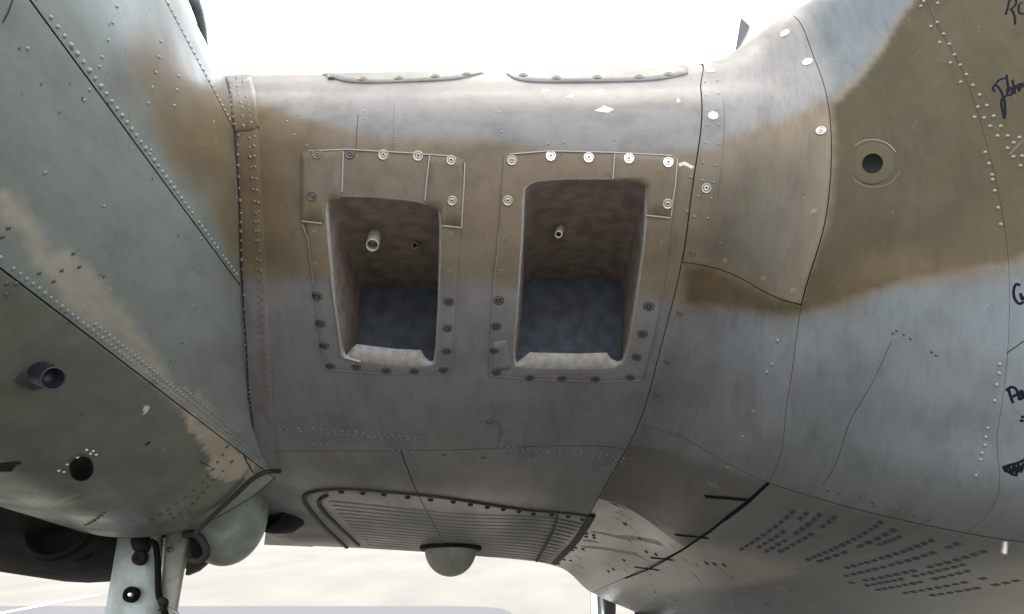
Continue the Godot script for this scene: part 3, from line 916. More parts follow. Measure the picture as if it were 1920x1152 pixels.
	# strip along the joint with the nacelle
	obj("joint_strip", band([Vector2(1.296, 2.317), Vector2(1.362, 3.067), Vector2(1.407, 4.017), Vector2(1.414, 4.805), Vector2(1.403, 5.623), Vector2(1.369, 6.327), Vector2(1.323, 6.946), Vector2(1.261, 7.445), Vector2(1.183, 7.982), Vector2(1.071, 8.554)], [Vector2(1.371, 2.223), Vector2(1.461, 3.253), Vector2(1.495, 4.019), Vector2(1.502, 4.807), Vector2(1.497, 5.624), Vector2(1.471, 6.328), Vector2(1.425, 6.947), Vector2(1.37, 7.445), Vector2(1.287, 7.982), Vector2(1.15, 8.649)], 0.004), mats.skin, wing)
	obj("doubler", plate(SKIN, smooth_line([Vector2(1.274, 2.432), Vector2(1.342, 3.067), Vector2(1.399, 3.961), Vector2(1.414, 4.039), Vector2(1.465, 4.029), Vector2(1.49, 3.974), Vector2(1.497, 3.869), Vector2(1.451, 3.069), Vector2(1.386, 2.408)], 4), [Vector2(1.41, 3.338)][0], 0.008, 4), mats.skin, wing)
	line_on(SKIN, smooth_line([Vector2(1.402, 4.017), Vector2(1.41, 4.805), Vector2(1.399, 5.622), Vector2(1.367, 6.327), Vector2(1.321, 6.946), Vector2(1.258, 7.445), Vector2(1.18, 7.982), Vector2(1.077, 8.509)], 3), wing, 0.005, mats.sealant, "joint_line", 0.0048)
	rivets(SKIN, [[Vector2(1.417, 4.124), Vector2(1.413, 5.341), Vector2(1.376, 6.294), Vector2(1.285, 7.32), Vector2(1.105, 8.378)], [Vector2(1.463, 4.176), Vector2(1.473, 5.342), Vector2(1.439, 6.294), Vector2(1.386, 7.01), Vector2(1.3, 7.703)], [Vector2(1.482, 4.146), Vector2(1.486, 5.196), Vector2(1.455, 6.328), Vector2(1.4, 7.01), Vector2(1.316, 7.703)]], 0.034, wing, mats.rivet_brown, 0.0058, 0.0082)
	rivets(SKIN, [[Vector2(1.33, 2.522), Vector2(1.417, 3.499), Vector2(1.436, 3.939)], [Vector2(1.346, 2.407), Vector2(1.44, 3.421), Vector2(1.466, 3.869)], [Vector2(1.323, 2.793), Vector2(1.4, 3.903)]], 0.03, wing, mats.rivet_grey, 0.005, 0.0115)
	rivet_points(SKIN, [Vector2(1.65, 3.652), Vector2(1.605, 3.81), Vector2(1.639, 4.108), Vector2(2.017, 4.27), Vector2(1.9, 3.563), Vector2(1.904, 3.771), Vector2(2.487, 4.316), Vector2(2.688, 4.251), Vector2(2.337, 3.625), Vector2(2.347, 4.079), Vector2(2.532, 4.29)], wing, mats.rivet_grey, 0.004, 0.002)
	line_on(SKIN, [Vector2(1.88, 3.662), Vector2(1.879, 4.083), Vector2(1.876, 4.408)], wing, 0.002, mats.sealant, "scratch_line")
	line_on(SKIN, smooth_line([Vector2(2.001, 3.102), Vector2(2.012, 4.089), Vector2(2.007, 4.429)]), wing, 0.0015, mats.rivet_dark, "skin_crease")

func band(left: Array, right: Array, lift: float) -> ArrayMesh:
	var l := smooth_line(left, 6)
	var r := smooth_line(right, 6)
	var rows: Array = []
	var uvs: Array = []
	for k in l.size():
		var row: Array[Vector3] = []
		var ur: Array[Vector2] = []
		for e in [[0.0, -0.003], [0.0, lift * 0.7], [0.04, lift], [0.35, lift], [0.65, lift], [0.96, lift], [1.0, lift * 0.7], [1.0, -0.003]]:
			var q: Vector2 = (l[k] as Vector2).lerp(r[k], e[0])
			row.append(pt(SKIN, q, e[1]))
			ur.append(tex_uv(SKIN, q))
		rows.append(row)
		uvs.append(ur)
	var a: Vector3 = (rows[1][3] - rows[0][3]).cross(rows[0][4] - rows[0][3])
	if a.dot(nrm(SKIN, l[0].x, l[0].y)) > 0.0:
		for k in rows.size():
			rows[k].reverse()
			uvs[k].reverse()
	return strip_mesh(rows, false, uvs)

func build_underside():
	# the panels aft of the nose skin
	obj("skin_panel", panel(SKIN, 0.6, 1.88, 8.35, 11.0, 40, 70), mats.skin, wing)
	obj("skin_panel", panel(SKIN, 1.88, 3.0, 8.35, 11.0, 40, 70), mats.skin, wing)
	obj("upper_skin", panel(SKIN, 0.0, 7.0, 0.0, 1.0, 40, 12, 0.001), mats.skin, wing)
	seam(SKIN, [Vector2(0.7, 8.35), Vector2(3.0, 8.35)], wing)
	seam(SKIN, [Vector2(1.88, 8.35), Vector2(1.88, 11.0)], wing)
	# the lower skin ends in a closed trailing edge
	var st := begin()
	for k in 24:
		var u0 := 0.6 + 2.4 * k / 24.0
		var u1 := 0.6 + 2.4 * (k + 1) / 24.0
		quad(st, raw(SKIN, u0, 11.0), raw(SKIN, u1, 11.0), raw(SKIN, u1, 11.0) + Vector3(0, 0.05, -0.02), raw(SKIN, u0, 11.0) + Vector3(0, 0.05, -0.02), Vector3(0, 0, -1))
		quad(st, raw(SKIN, u0, 0.0), raw(SKIN, u1, 0.0), raw(SKIN, u1, 11.0) + Vector3(0, 0.05, -0.02), raw(SKIN, u0, 11.0) + Vector3(0, 0.05, -0.02), Vector3(0, 1, 0))
	obj("trailing_edge", st.commit(), mats.skin, wing)
	# rivet rows round the spar
	rivets(SKIN, [[Vector2(1.303, 7.982), Vector2(1.616, 8.043), Vector2(2.003, 8.14)], [Vector2(1.308, 8.027), Vector2(1.609, 8.089), Vector2(1.999, 8.188)], [Vector2(1.273, 8.198), Vector2(1.743, 8.3), Vector2(1.996, 8.39)], [Vector2(2.362, 8.33), Vector2(2.642, 8.432), Vector2(3.015, 8.492)], [Vector2(2.375, 8.374), Vector2(2.646, 8.475), Vector2(3.008, 8.539)], [Vector2(2.403, 8.547), Vector2(2.692, 8.648), Vector2(2.992, 8.702)]], 0.028, wing, mats.rivet_grey, 0.0062, 0.005)
	screws(SKIN, [Vector2(2.095, 8.421), Vector2(2.279, 8.49), Vector2(2.311, 7.965)], wing, mats.dull_screw, 0.8, 0.001)
	line_on(SKIN, smooth_line([Vector2(2.225, 8.006), Vector2(2.267, 7.959), Vector2(2.311, 7.943), Vector2(2.351, 7.978), Vector2(2.356, 8.14), Vector2(2.352, 8.261)], 4), wing, 0.003, mats.rivet_dark, "patch_edge")
	# the big door: double rubber seal, ribs, rows of fasteners
	var st2 := begin()
	bead_into(st2, SKIN, smooth_line([Vector2(1.02, 10.995), Vector2(1.07, 10.167), Vector2(1.117, 9.558), Vector2(1.157, 9.265), Vector2(1.246, 9.099), Vector2(1.438, 9.028), Vector2(1.684, 9.085), Vector2(2.086, 9.252), Vector2(2.571, 9.656), Vector2(3.002, 9.774)], 5), 0.024, 0.009, 0.05)
	bead_into(st2, SKIN, smooth_line([Vector2(1.149, 10.833), Vector2(1.177, 10.186), Vector2(1.196, 9.598), Vector2(1.234, 9.331), Vector2(1.317, 9.171)], 5), 0.022, 0.010, 0.05)
	bead_into(st2, SKIN, smooth_line([Vector2(3.023, 9.734), Vector2(3.033, 10.164), Vector2(3.019, 10.503), Vector2(2.96, 10.924)], 5), 0.042, 0.012, 0.06)
	obj("door_seal", st2.commit(), mats.rubber, wing)
	var st3 := begin()
	for k in 14:
		var f := k / 13.0
		var v0: Vector2 = [Vector2(1.301, 9.328)][0].lerp([Vector2(1.227, 10.81)][0], f)
		var v1: Vector2 = [Vector2(2.992, 9.991)][0].lerp([Vector2(2.847, 10.949)][0], f)
		bead_into(st3, SKIN, [v0, v0.lerp(v1, 0.33), v0.lerp(v1, 0.66), v1], 0.03, 0.0022, 0.25)
	obj("door_rib", st3.commit(), mats.skin, wing, true)
	var latch := begin()
	for q in dense([Vector2(1.424, 9.097), Vector2(1.672, 9.154), Vector2(2.079, 9.325), Vector2(2.575, 9.741), Vector2(2.965, 9.873)], 0.11, SKIN):
		dome_into(latch, SKIN, q, 0.016, 0.012)
	obj("door_fastener", latch.commit(), mats.rubber, wing, true)
	line_on(SKIN, smooth_line([Vector2(2.745, 9.748), Vector2(2.762, 10.236), Vector2(2.73, 10.966)], 4), wing, 0.014, mats.rubber, "door_hinge_line", 0.011)
	# half-round radome under the wing
	var c := Vector3(-0.471, 0.742, -6)
	var dome := lathe(dome_profile(0.178, 0.185), 28)
	var o := obj("radome", dome, mats.off_white, wing)
	o.transform = Transform3D(Basis(Vector3.RIGHT, PI), c)
	var rim := lathe([[0.0005, 0.01], [0.205, 0.012], [0.215, 0.0], [0.205, -0.012], [0.178, -0.014]], 28)
	var o2 := obj("radome_rim", rim, mats.soot, wing)
	o2.transform = Transform3D(Basis(), c)
	# scoop beside the nacelle
	var scoop := lathe([[0.0005, -0.3], [0.05, -0.28], [0.105, -0.15], [0.125, 0.0], [0.12, 0.1], [0.105, 0.11], [0.09, -0.05], [0.0005, -0.1]], 20)
	var o3 := obj("scoop", scoop, mats.soot, wing)
	o3.transform = Transform3D(Basis(Vector3(1, 0, 0), Vector3(0, 0, 1), Vector3(0, -1, 0)) * Basis(Vector3(0, 0, 1), 0.25), Vector3(-1.346, 0.791, -4.75))
	var flap := begin()
	var fa := Vector3(-1.517, 0.734, -5.2)
	var fb := Vector3(-1.241, 0.81, -5.4)
	var fc := Vector3(-1.354, 0.782, -6)
	var fd := Vector3(-1.421, 0.754, -6)
	var fe := Vector3(-1.753, 0.768, -6)
	var fup := Vector3(0, 0.05, 0)
	for t in [[fa, fb, fc], [fa, fc, fd], [fa, fd, fe]]:
		tri(flap, t[0], t[1], t[2], (t[1] - t[0]).cross(t[2] - t[0]).normalized())
		tri(flap, t[0] + fup, t[1] + fup, t[2] + fup, Vector3.UP)
	for t in [[fb, fc], [fc, fd], [fd, fe], [fe, fa], [fa, fb]]:
		quad(flap, t[0], t[1], t[1] + fup, t[0] + fup, (t[1] - t[0]).cross(fup).normalized())
	obj("flap_fairing", flap.commit(), mats.off_white, wing)

func dome_profile(r: float, h: float) -> Array:
	var out: Array = []
	for k in 11:
		var a := PI * 0.5 * k / 10.0
		out.append([maxf(r * cos(a), 0.0004), h * sin(a)])
	return out

# ============================================================ fuselage
var TALLY := [
	[[Vector2(4.259, 8.188)][0], [Vector2(4.336, 8.879)][0], 10, 0.0145],
	[[Vector2(4.326, 8.16)][0], [Vector2(4.404, 8.816)][0], 10, 0.0145],
	[[Vector2(4.391, 8.135)][0], [Vector2(4.466, 8.751)][0], 10, 0.0145],
	[[Vector2(4.465, 8.118)][0], [Vector2(4.523, 8.681)][0], 10, 0.0145],
	[[Vector2(4.666, 8.054)][0], [Vector2(4.707, 8.642)][0], 14, 0.0145],
	[[Vector2(4.752, 8.09)][0], [Vector2(4.76, 8.616)][0], 10, 0.0145],
	[[Vector2(4.815, 8.143)][0], [Vector2(4.802, 8.274)][0], 5, 0.0145],
	[[Vector2(4.937, 8.105)][0], [Vector2(4.91, 8.618)][0], 14, 0.0145],
	[[Vector2(5.035, 8.088)][0], [Vector2(4.995, 8.663)][0], 15, 0.0145],
	[[Vector2(5.171, 8.113)][0], [Vector2(5.088, 8.714)][0], 17, 0.0145],
	[[Vector2(5.214, 8.252)][0], [Vector2(5.162, 8.687)][0], 14, 0.0145],
	[[Vector2(5.292, 8.266)][0], [Vector2(5.24, 8.694)][0], 14, 0.0145],
	[[Vector2(5.407, 8.331)][0], [Vector2(5.346, 8.646)][0], 10, 0.0145],
	[[Vector2(5.524, 8.301)][0], [Vector2(5.439, 8.598)][0], 10, 0.0145],
]
var INK := [
	[[Vector2(5.384, 3.227), Vector2(5.359, 3.302), Vector2(5.332, 3.373)], [Vector2(5.381, 3.239), Vector2(5.408, 3.223), Vector2(5.403, 3.29), Vector2(5.373, 3.33), Vector2(5.36, 3.331)], [Vector2(5.37, 3.334), Vector2(5.365, 3.419), Vector2(5.347, 3.508)], [Vector2(5.43, 3.304), Vector2(5.408, 3.324), Vector2(5.392, 3.404), Vector2(5.408, 3.433)]],
	[[Vector2(5.115, 4.075), Vector2(5.112, 4.036), Vector2(5.132, 4.021), Vector2(5.144, 4.081), Vector2(5.143, 4.18), Vector2(5.127, 4.275), Vector2(5.116, 4.316), Vector2(5.119, 4.262), Vector2(5.124, 4.194), Vector2(5.137, 4.153), Vector2(5.168, 4.136)], [Vector2(5.199, 3.957), Vector2(5.186, 4.046), Vector2(5.18, 4.114)], [Vector2(5.168, 4.136), Vector2(5.174, 4.09), Vector2(5.19, 4.079), Vector2(5.196, 4.114), Vector2(5.182, 4.145), Vector2(5.168, 4.136)], [Vector2(5.215, 4.022), Vector2(5.207, 4.1), Vector2(5.202, 4.148)], [Vector2(5.207, 4.111), Vector2(5.224, 4.081), Vector2(5.225, 4.123), Vector2(5.226, 4.143)], [Vector2(5.237, 4.069), Vector2(5.232, 4.127)], [Vector2(5.236, 4.109), Vector2(5.25, 4.078), Vector2(5.252, 4.12)], [Vector2(5.127, 4.018), Vector2(5.156, 3.983), Vector2(5.188, 3.983)]],
	[[Vector2(5.042, 5.788), Vector2(5.027, 5.768), Vector2(5.016, 5.828), Vector2(5.02, 5.906), Vector2(5.037, 5.958), Vector2(5.055, 5.943)], [Vector2(5.043, 5.861), Vector2(5.049, 5.922), Vector2(5.059, 5.895)]],
	[[Vector2(5.017, 6.687), Vector2(5.026, 6.74), Vector2(5.04, 6.802)], [Vector2(5.008, 6.7), Vector2(5.024, 6.669), Vector2(5.044, 6.687), Vector2(5.05, 6.727), Vector2(5.034, 6.749)], [Vector2(5.056, 6.723), Vector2(5.066, 6.701), Vector2(5.07, 6.758), Vector2(5.059, 6.767), Vector2(5.058, 6.723)], [Vector2(5.069, 6.71), Vector2(5.076, 6.767)]],
	[[Vector2(5.078, 6.908), Vector2(5.087, 6.925)], [Vector2(5.075, 6.943), Vector2(5.089, 6.952)]],
	[[Vector2(5.016, 7.354), Vector2(5.022, 7.402), Vector2(5.035, 7.35), Vector2(5.044, 7.417), Vector2(5.055, 7.337), Vector2(5.062, 7.414), Vector2(5.073, 7.33), Vector2(5.077, 7.397), Vector2(5.091, 7.313)], [Vector2(5.019, 7.363), Vector2(5.04, 7.34), Vector2(5.059, 7.327), Vector2(5.08, 7.305), Vector2(5.096, 7.284)], [Vector2(5.029, 7.4), Vector2(5.048, 7.426), Vector2(5.065, 7.428)]],
]
func build_fuselage():
	obj("fillet_panel", panel(SKIN, 3.0, 4.0, 1.0, 6.0, 60, 90, 0.002, 0.002), mats.skin, fuselage)
	obj("skin_panel", panel(SKIN, 3.0, 4.0, 6.0, 8.0, 45, 50, 0.0012), mats.skin, fuselage)
	obj("skin_panel", panel(SKIN, 4.0, 5.0, 1.0, 8.0, 50, 130, 0.0004), mats.skin, fuselage)
	obj("skin_panel", panel(SKIN, 5.0, 7.0, 1.0, 8.0, 50, 90, 0.0004), mats.skin, fuselage)
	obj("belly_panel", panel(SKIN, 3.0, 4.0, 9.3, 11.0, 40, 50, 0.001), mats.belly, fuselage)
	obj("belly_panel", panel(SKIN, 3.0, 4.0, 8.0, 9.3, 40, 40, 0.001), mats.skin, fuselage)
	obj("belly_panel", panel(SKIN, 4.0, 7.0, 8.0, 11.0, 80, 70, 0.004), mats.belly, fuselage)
	for l in [[Vector2(3, 1), Vector2(3, 11)], [Vector2(3, 6), Vector2(4, 6)], [Vector2(4, 1), Vector2(4, 8)], [Vector2(5, 1), Vector2(5, 8)], [Vector2(3, 8), Vector2(7, 8)], [Vector2(4, 8), Vector2(4, 11)]]:
		var pts: Array = []
		for k in 21:
			pts.append((l[0] as Vector2).lerp(l[1], k / 20.0))
		seam(SKIN, pts, fuselage)
	# the rear fuselage narrows towards the tail
	var rows: Array = []
	for j in 5:
		var row: Array[Vector3] = []
		for k in 41:
			var p := raw(SKIN, 3.0 + 4.0 * k / 40.0, 11.0)
			row.append(p.lerp(Vector3(2.0, 1.4, -15.0), j / 4.0))
		rows.append(row)
	obj("tail_cone", strip_mesh(rows, false), plain(Color(0.335, 0.33, 0.325), 0.45), fuselage)
	# fasteners of the fillet
	screws(SKIN, [Vector2(3.054, 3.827), Vector2(3.929, 2.981), Vector2(3.813, 2.412)], fuselage, mats.steel, 0.95, 0.0035)
	screws(SKIN, [Vector2(3.919, 4.104)], fuselage, mats.worn_steel, 0.95, 0.0035)
	screws(SKIN, [Vector2(3.069, 4.971), Vector2(3.041, 2.559)], fuselage, mats.worn_steel, 0.95, 0.003, true)
	screws(SKIN, [Vector2(3.908, 4.997), Vector2(3.919, 5.87), Vector2(3.64, 5.874), Vector2(3.261, 5.884)], fuselage, mats.painted_screw, 0.62, 0.002, true)
	screws(SKIN, [Vector2(3.049, 5.88), Vector2(3.052, 6.591), Vector2(3.051, 7.163), Vector2(3.04, 7.575), Vector2(3.044, 8.037)], fuselage, mats.dull_screw, 0.6, 0.002)
	rivet_points(SKIN, [Vector2(3.87, 6.443), Vector2(3.851, 6.714), Vector2(3.824, 6.818), Vector2(3.773, 7.293), Vector2(3.73, 7.626), Vector2(3.718, 8.041)], fuselage, mats.rivet_grey, 0.0065, 0.005)
	rivet_points(SKIN, [Vector2(3.02, 2.852), Vector2(3.085, 2.843), Vector2(3.022, 3.268), Vector2(3.086, 3.244), Vector2(3.024, 3.687), Vector2(3.078, 3.669), Vector2(3.025, 4.001), Vector2(3.086, 3.993), Vector2(3.03, 4.318), Vector2(3.095, 4.331), Vector2(3.034, 4.619), Vector2(3.1, 4.641), Vector2(3.039, 4.864), Vector2(3.104, 4.881), Vector2(3.035, 5.092), Vector2(3.102, 5.106), Vector2(3.026, 5.382), Vector2(3.097, 5.384), Vector2(2.991, 5.322), Vector2(2.987, 4.826)], fuselage, mats.rivet_grey, 0.0042, 0.006)
	line_on(SKIN, smooth_line([Vector2(3.107, 2.855), Vector2(3.11, 3.595), Vector2(3.12, 4.235), Vector2(3.131, 4.711), Vector2(3.139, 5.155)], 4), fuselage, 0.0022, mats.rivet_dark, "strap_edge", 0.0027)
	# peep hole with a worn ring
	var q: Vector2 = [Vector2(4.298, 4.495)][0]
	var b := bored(SKIN, q)
	var hole := lathe([[0.0272, 0.0010], [0.0270, 0.0034], [0.0258, 0.0034], [0.0254, 0.0020], [0.0005, 0.0020]], 28)
	obj("port_flange", lathe([[0.058, 0.0], [0.0575, 0.0012], [0.055, 0.0016], [0.0005, 0.0016]], 32), mats.flange, fuselage).transform = Transform3D(b, pt(SKIN, q))
	obj("port_hole", hole, mats.black, fuselage).transform = Transform3D(b, pt(SKIN, q))
	for e in [[[Vector2(4.175, 4.299), Vector2(4.233, 4.262), Vector2(4.298, 4.256), Vector2(4.369, 4.279), Vector2(4.427, 4.332), Vector2(4.466, 4.404)], mats.rivet_brown], [[Vector2(4.157, 4.635), Vector2(4.218, 4.693), Vector2(4.285, 4.719), Vector2(4.364, 4.71), Vector2(4.429, 4.668), Vector2(4.482, 4.586)], mats.rivet_dark]]:
		line_on(SKIN, smooth_line(e[0], 4), fuselage, 0.0025, e[1], "ring_mark")
	# rows of rivets on the fuselage side
	rivet_points(SKIN, [Vector2(4.958, 2.905), Vector2(5.004, 3.172), Vector2(5.004, 3.333), Vector2(5.005, 3.467), Vector2(5.001, 3.598), Vector2(5.004, 3.722), Vector2(5.014, 3.837), Vector2(5.023, 3.957), Vector2(5.039, 4.063), Vector2(5.055, 4.172), Vector2(5.071, 4.274), Vector2(5.088, 4.368), Vector2(5.106, 4.457), Vector2(4.959, 3.193), Vector2(4.96, 3.413), Vector2(4.961, 3.669), Vector2(4.968, 3.893), Vector2(5.009, 4.164), Vector2(5.023, 4.266), Vector2(5.039, 4.345), Vector2(5.06, 4.435), Vector2(5.09, 4.548), Vector2(5.105, 4.624), Vector2(4.977, 4.241), Vector2(5.155, 4.496), Vector2(5.123, 4.521), Vector2(5.143, 4.639), Vector2(4.982, 4.537), Vector2(4.987, 4.629), Vector2(4.99, 4.72), Vector2(4.987, 4.758), Vector2(4.986, 4.849), Vector2(4.986, 4.995), Vector2(4.986, 5.148), Vector2(5.125, 4.706), Vector2(4.986, 2.865), Vector2(5.057, 2.946)], fuselage, mats.rivet_brown, 0.0055, 0.004)
	line_on(SKIN, [Vector2(4.974, 2.836), Vector2(4.991, 3.07), Vector2(4.991, 3.145), Vector2(5.001, 3.409), Vector2(5.007, 3.699)], fuselage, 0.003, mats.sealant, "seam_line")
	line_on(SKIN, [Vector2(5.108, 2.947), Vector2(5.012, 3.065)], fuselage, 0.004, mats.sealant, "seam_line")
	line_on(SKIN, [Vector2(5.089, 4.599), Vector2(5.17, 4.521)], fuselage, 0.003, mats.rivet_dark, "seam_line")
	line_on(SKIN, [Vector2(4.997, 6.382), Vector2(5.057, 6.288)], fuselage, 0.003, mats.sealant, "seam_line")
	rivet_points(SKIN, [Vector2(4.974, 6.476), Vector2(4.975, 6.553), Vector2(4.97, 6.651), Vector2(4.972, 6.786), Vector2(4.964, 7.018), Vector2(4.959, 7.099), Vector2(4.955, 7.173), Vector2(4.942, 7.25), Vector2(4.933, 7.313), Vector2(4.912, 7.471)], fuselage, mats.rivet_grey, 0.0048, 0.0035)
	rivet_points(SKIN, [Vector2(4.521, 6.204), Vector2(4.537, 6.177), Vector2(4.571, 6.211), Vector2(4.604, 6.25), Vector2(4.702, 6.37), Vector2(4.722, 6.399)], fuselage, mats.rivet_dark, 0.005, 0.002)
	line_on(SKIN, smooth_line([Vector2(4.518, 6.282), Vector2(4.457, 6.654), Vector2(4.357, 7.165), Vector2(4.276, 7.869)], 4), fuselage, 0.002, mats.rivet_dark, "seam_line")
	rivet_points(SKIN, [Vector2(4.317, 7.889), Vector2(4.373, 7.888), Vector2(4.476, 7.873), Vector2(4.545, 7.896), Vector2(4.566, 7.926), Vector2(4.639, 7.934), Vector2(4.667, 7.919), Vector2(4.748, 7.929), Vector2(4.813, 7.947)], fuselage, mats.rivet_dark, 0.006, 0.004)
	# hatch gaps on the belly
	line_on(SKIN, [Vector2(4.005, 8.004), Vector2(3.993, 8.121), Vector2(3.987, 8.29), Vector2(3.983, 8.497), Vector2(4.006, 8.833), Vector2(4.006, 9.116), Vector2(4.017, 9.661), Vector2(4.039, 10.118), Vector2(4.016, 10.431)], fuselage, 0.011, mats.black, "hatch_gap", 0.001)
	for g in [[[Vector2(3.73, 8.463), Vector2(3.866, 8.339), Vector2(3.996, 8.249)], 0.016], [[Vector2(3.823, 9.182), Vector2(3.95, 9.013), Vector2(4.055, 8.926)], 0.014], [[Vector2(3.898, 9.938), Vector2(4.076, 9.724)], 0.014], [[Vector2(3.912, 10.21), Vector2(4.128, 10.024)], 0.014]]:
		line_on(SKIN, g[0], fuselage, g[1], mats.black, "hatch_gap", 0.002)
	line_on(SKIN, [Vector2(3.642, 8.279), Vector2(3.685, 8.314), Vector2(3.746, 8.266)], fuselage, 0.03, mats.rivet_dark, "drain_fairing", 0.001)
	rivet_points(SKIN, [Vector2(3.087, 10.149), Vector2(3.166, 10.138), Vector2(3.105, 10.209), Vector2(3.193, 10.179), Vector2(3.089, 10.467), Vector2(3.175, 10.44), Vector2(3.071, 10.526), Vector2(3.053, 10.778), Vector2(3.146, 10.747), Vector2(3.023, 10.918), Vector2(3.605, 9.766), Vector2(3.36, 9.671), Vector2(3.796, 9.901), Vector2(3.895, 9.831), Vector2(3.729, 10.227), Vector2(3.767, 10.429), Vector2(3.756, 10.5), Vector2(4.296, 9.327), Vector2(4.35, 9.254), Vector2(4.412, 9.173)], fuselage, mats.rubber, 0.014, 0.006)
	var glare := begin()  # pale glare on the glossy belly, painted on as strokes
	for e in [[Vector2(3.127, 10.091), Vector2(3.418, 9.979), Vector2(3.813, 9.567)], [Vector2(3.107, 10.29), Vector2(3.262, 10.225)], [Vector2(3.15, 10.407), Vector2(3.566, 10.17), Vector2(3.794, 10.019)]]:
		ribbon_into(glare, SKIN, e, 0.05, 0.0007)
	obj("painted_glare", glare.commit(), mats.off_white, fuselage, true)
	var streak_rng := RandomNumberGenerator.new()
	streak_rng.seed = 19
	for pass_no in 2:  # pale, then dark streaks of the belly reflection, painted as thin ribbons
		var ws := begin()
		for k in 40:
			var v := streak_rng.randf_range(9.0, 10.9)
			var u := streak_rng.randf_range(3.05, 5.2)
			ribbon_into(ws, SKIN, [Vector2(u, v), Vector2(u + streak_rng.randf_range(0.03, 0.16), v + streak_rng.randf_range(-0.01, 0.03))], streak_rng.randf_range(0.004, 0.012), 0.0004 + 0.0002 * pass_no, 0.04)
		obj("reflection_streaks", ws.commit(), mats.putty if pass_no == 0 else mats.rivet_dark, fuselage, true)
	# rows of stencilled tally marks
	var st := begin()
	var rng := RandomNumberGenerator.new()
	rng.seed = 77
	for e in TALLY:
		var a: Vector2 = e[0]
		var c: Vector2 = e[1]
		var count: int = e[2]
		for k in count:
			if rng.randf() < 0.07:
				continue
			var f0 := (k + 0.04 + rng.randf() * 0.05) / count
			var f1 := (k + 0.70 + rng.randf() * 0.08) / count
			ribbon_into(st, SKIN, [a.lerp(c, f0), a.lerp(c, f1)], e[3] * rng.randf_range(0.85, 1.1), 0.0006, 0.05)
	obj("tally_marks", st.commit(), mats.stencil, fuselage, true)
	var lug := tube([pt(SKIN, [Vector2(5.178, 8.024)][0], -0.005), pt(SKIN, [Vector2(5.178, 8.024)][0], 0.03) + Vector3(0, 0, -0.005)], 0.008, 12)
	obj("lug", lug, mats.worn_steel, fuselage)
	# handwriting in marker pen along the side
	for word in INK:
		var s2 := begin()
		for stroke in word:
			bead_into(s2, SKIN, smooth_line(stroke, 5), 0.0065, 0.0004, 0.006, 0.0004)
		obj("signature", s2.commit(), mats.ink, fuselage)

func bored(s: int, q: Vector2) -> Basis:
	# a round hole drilled through slanting skin from in front and below: it cuts the skin in an ellipse
	var n := nrm(s, q.x, q.y)
	var d := (-raw(s, q.x, q.y)).normalized()
	var a := d.cross(Vector3.UP).normalized()
	var b := d.cross(a)
	return Basis(a - d * (a.dot(n) / d.dot(n)), n, b - d * (b.dot(n) / d.dot(n)))

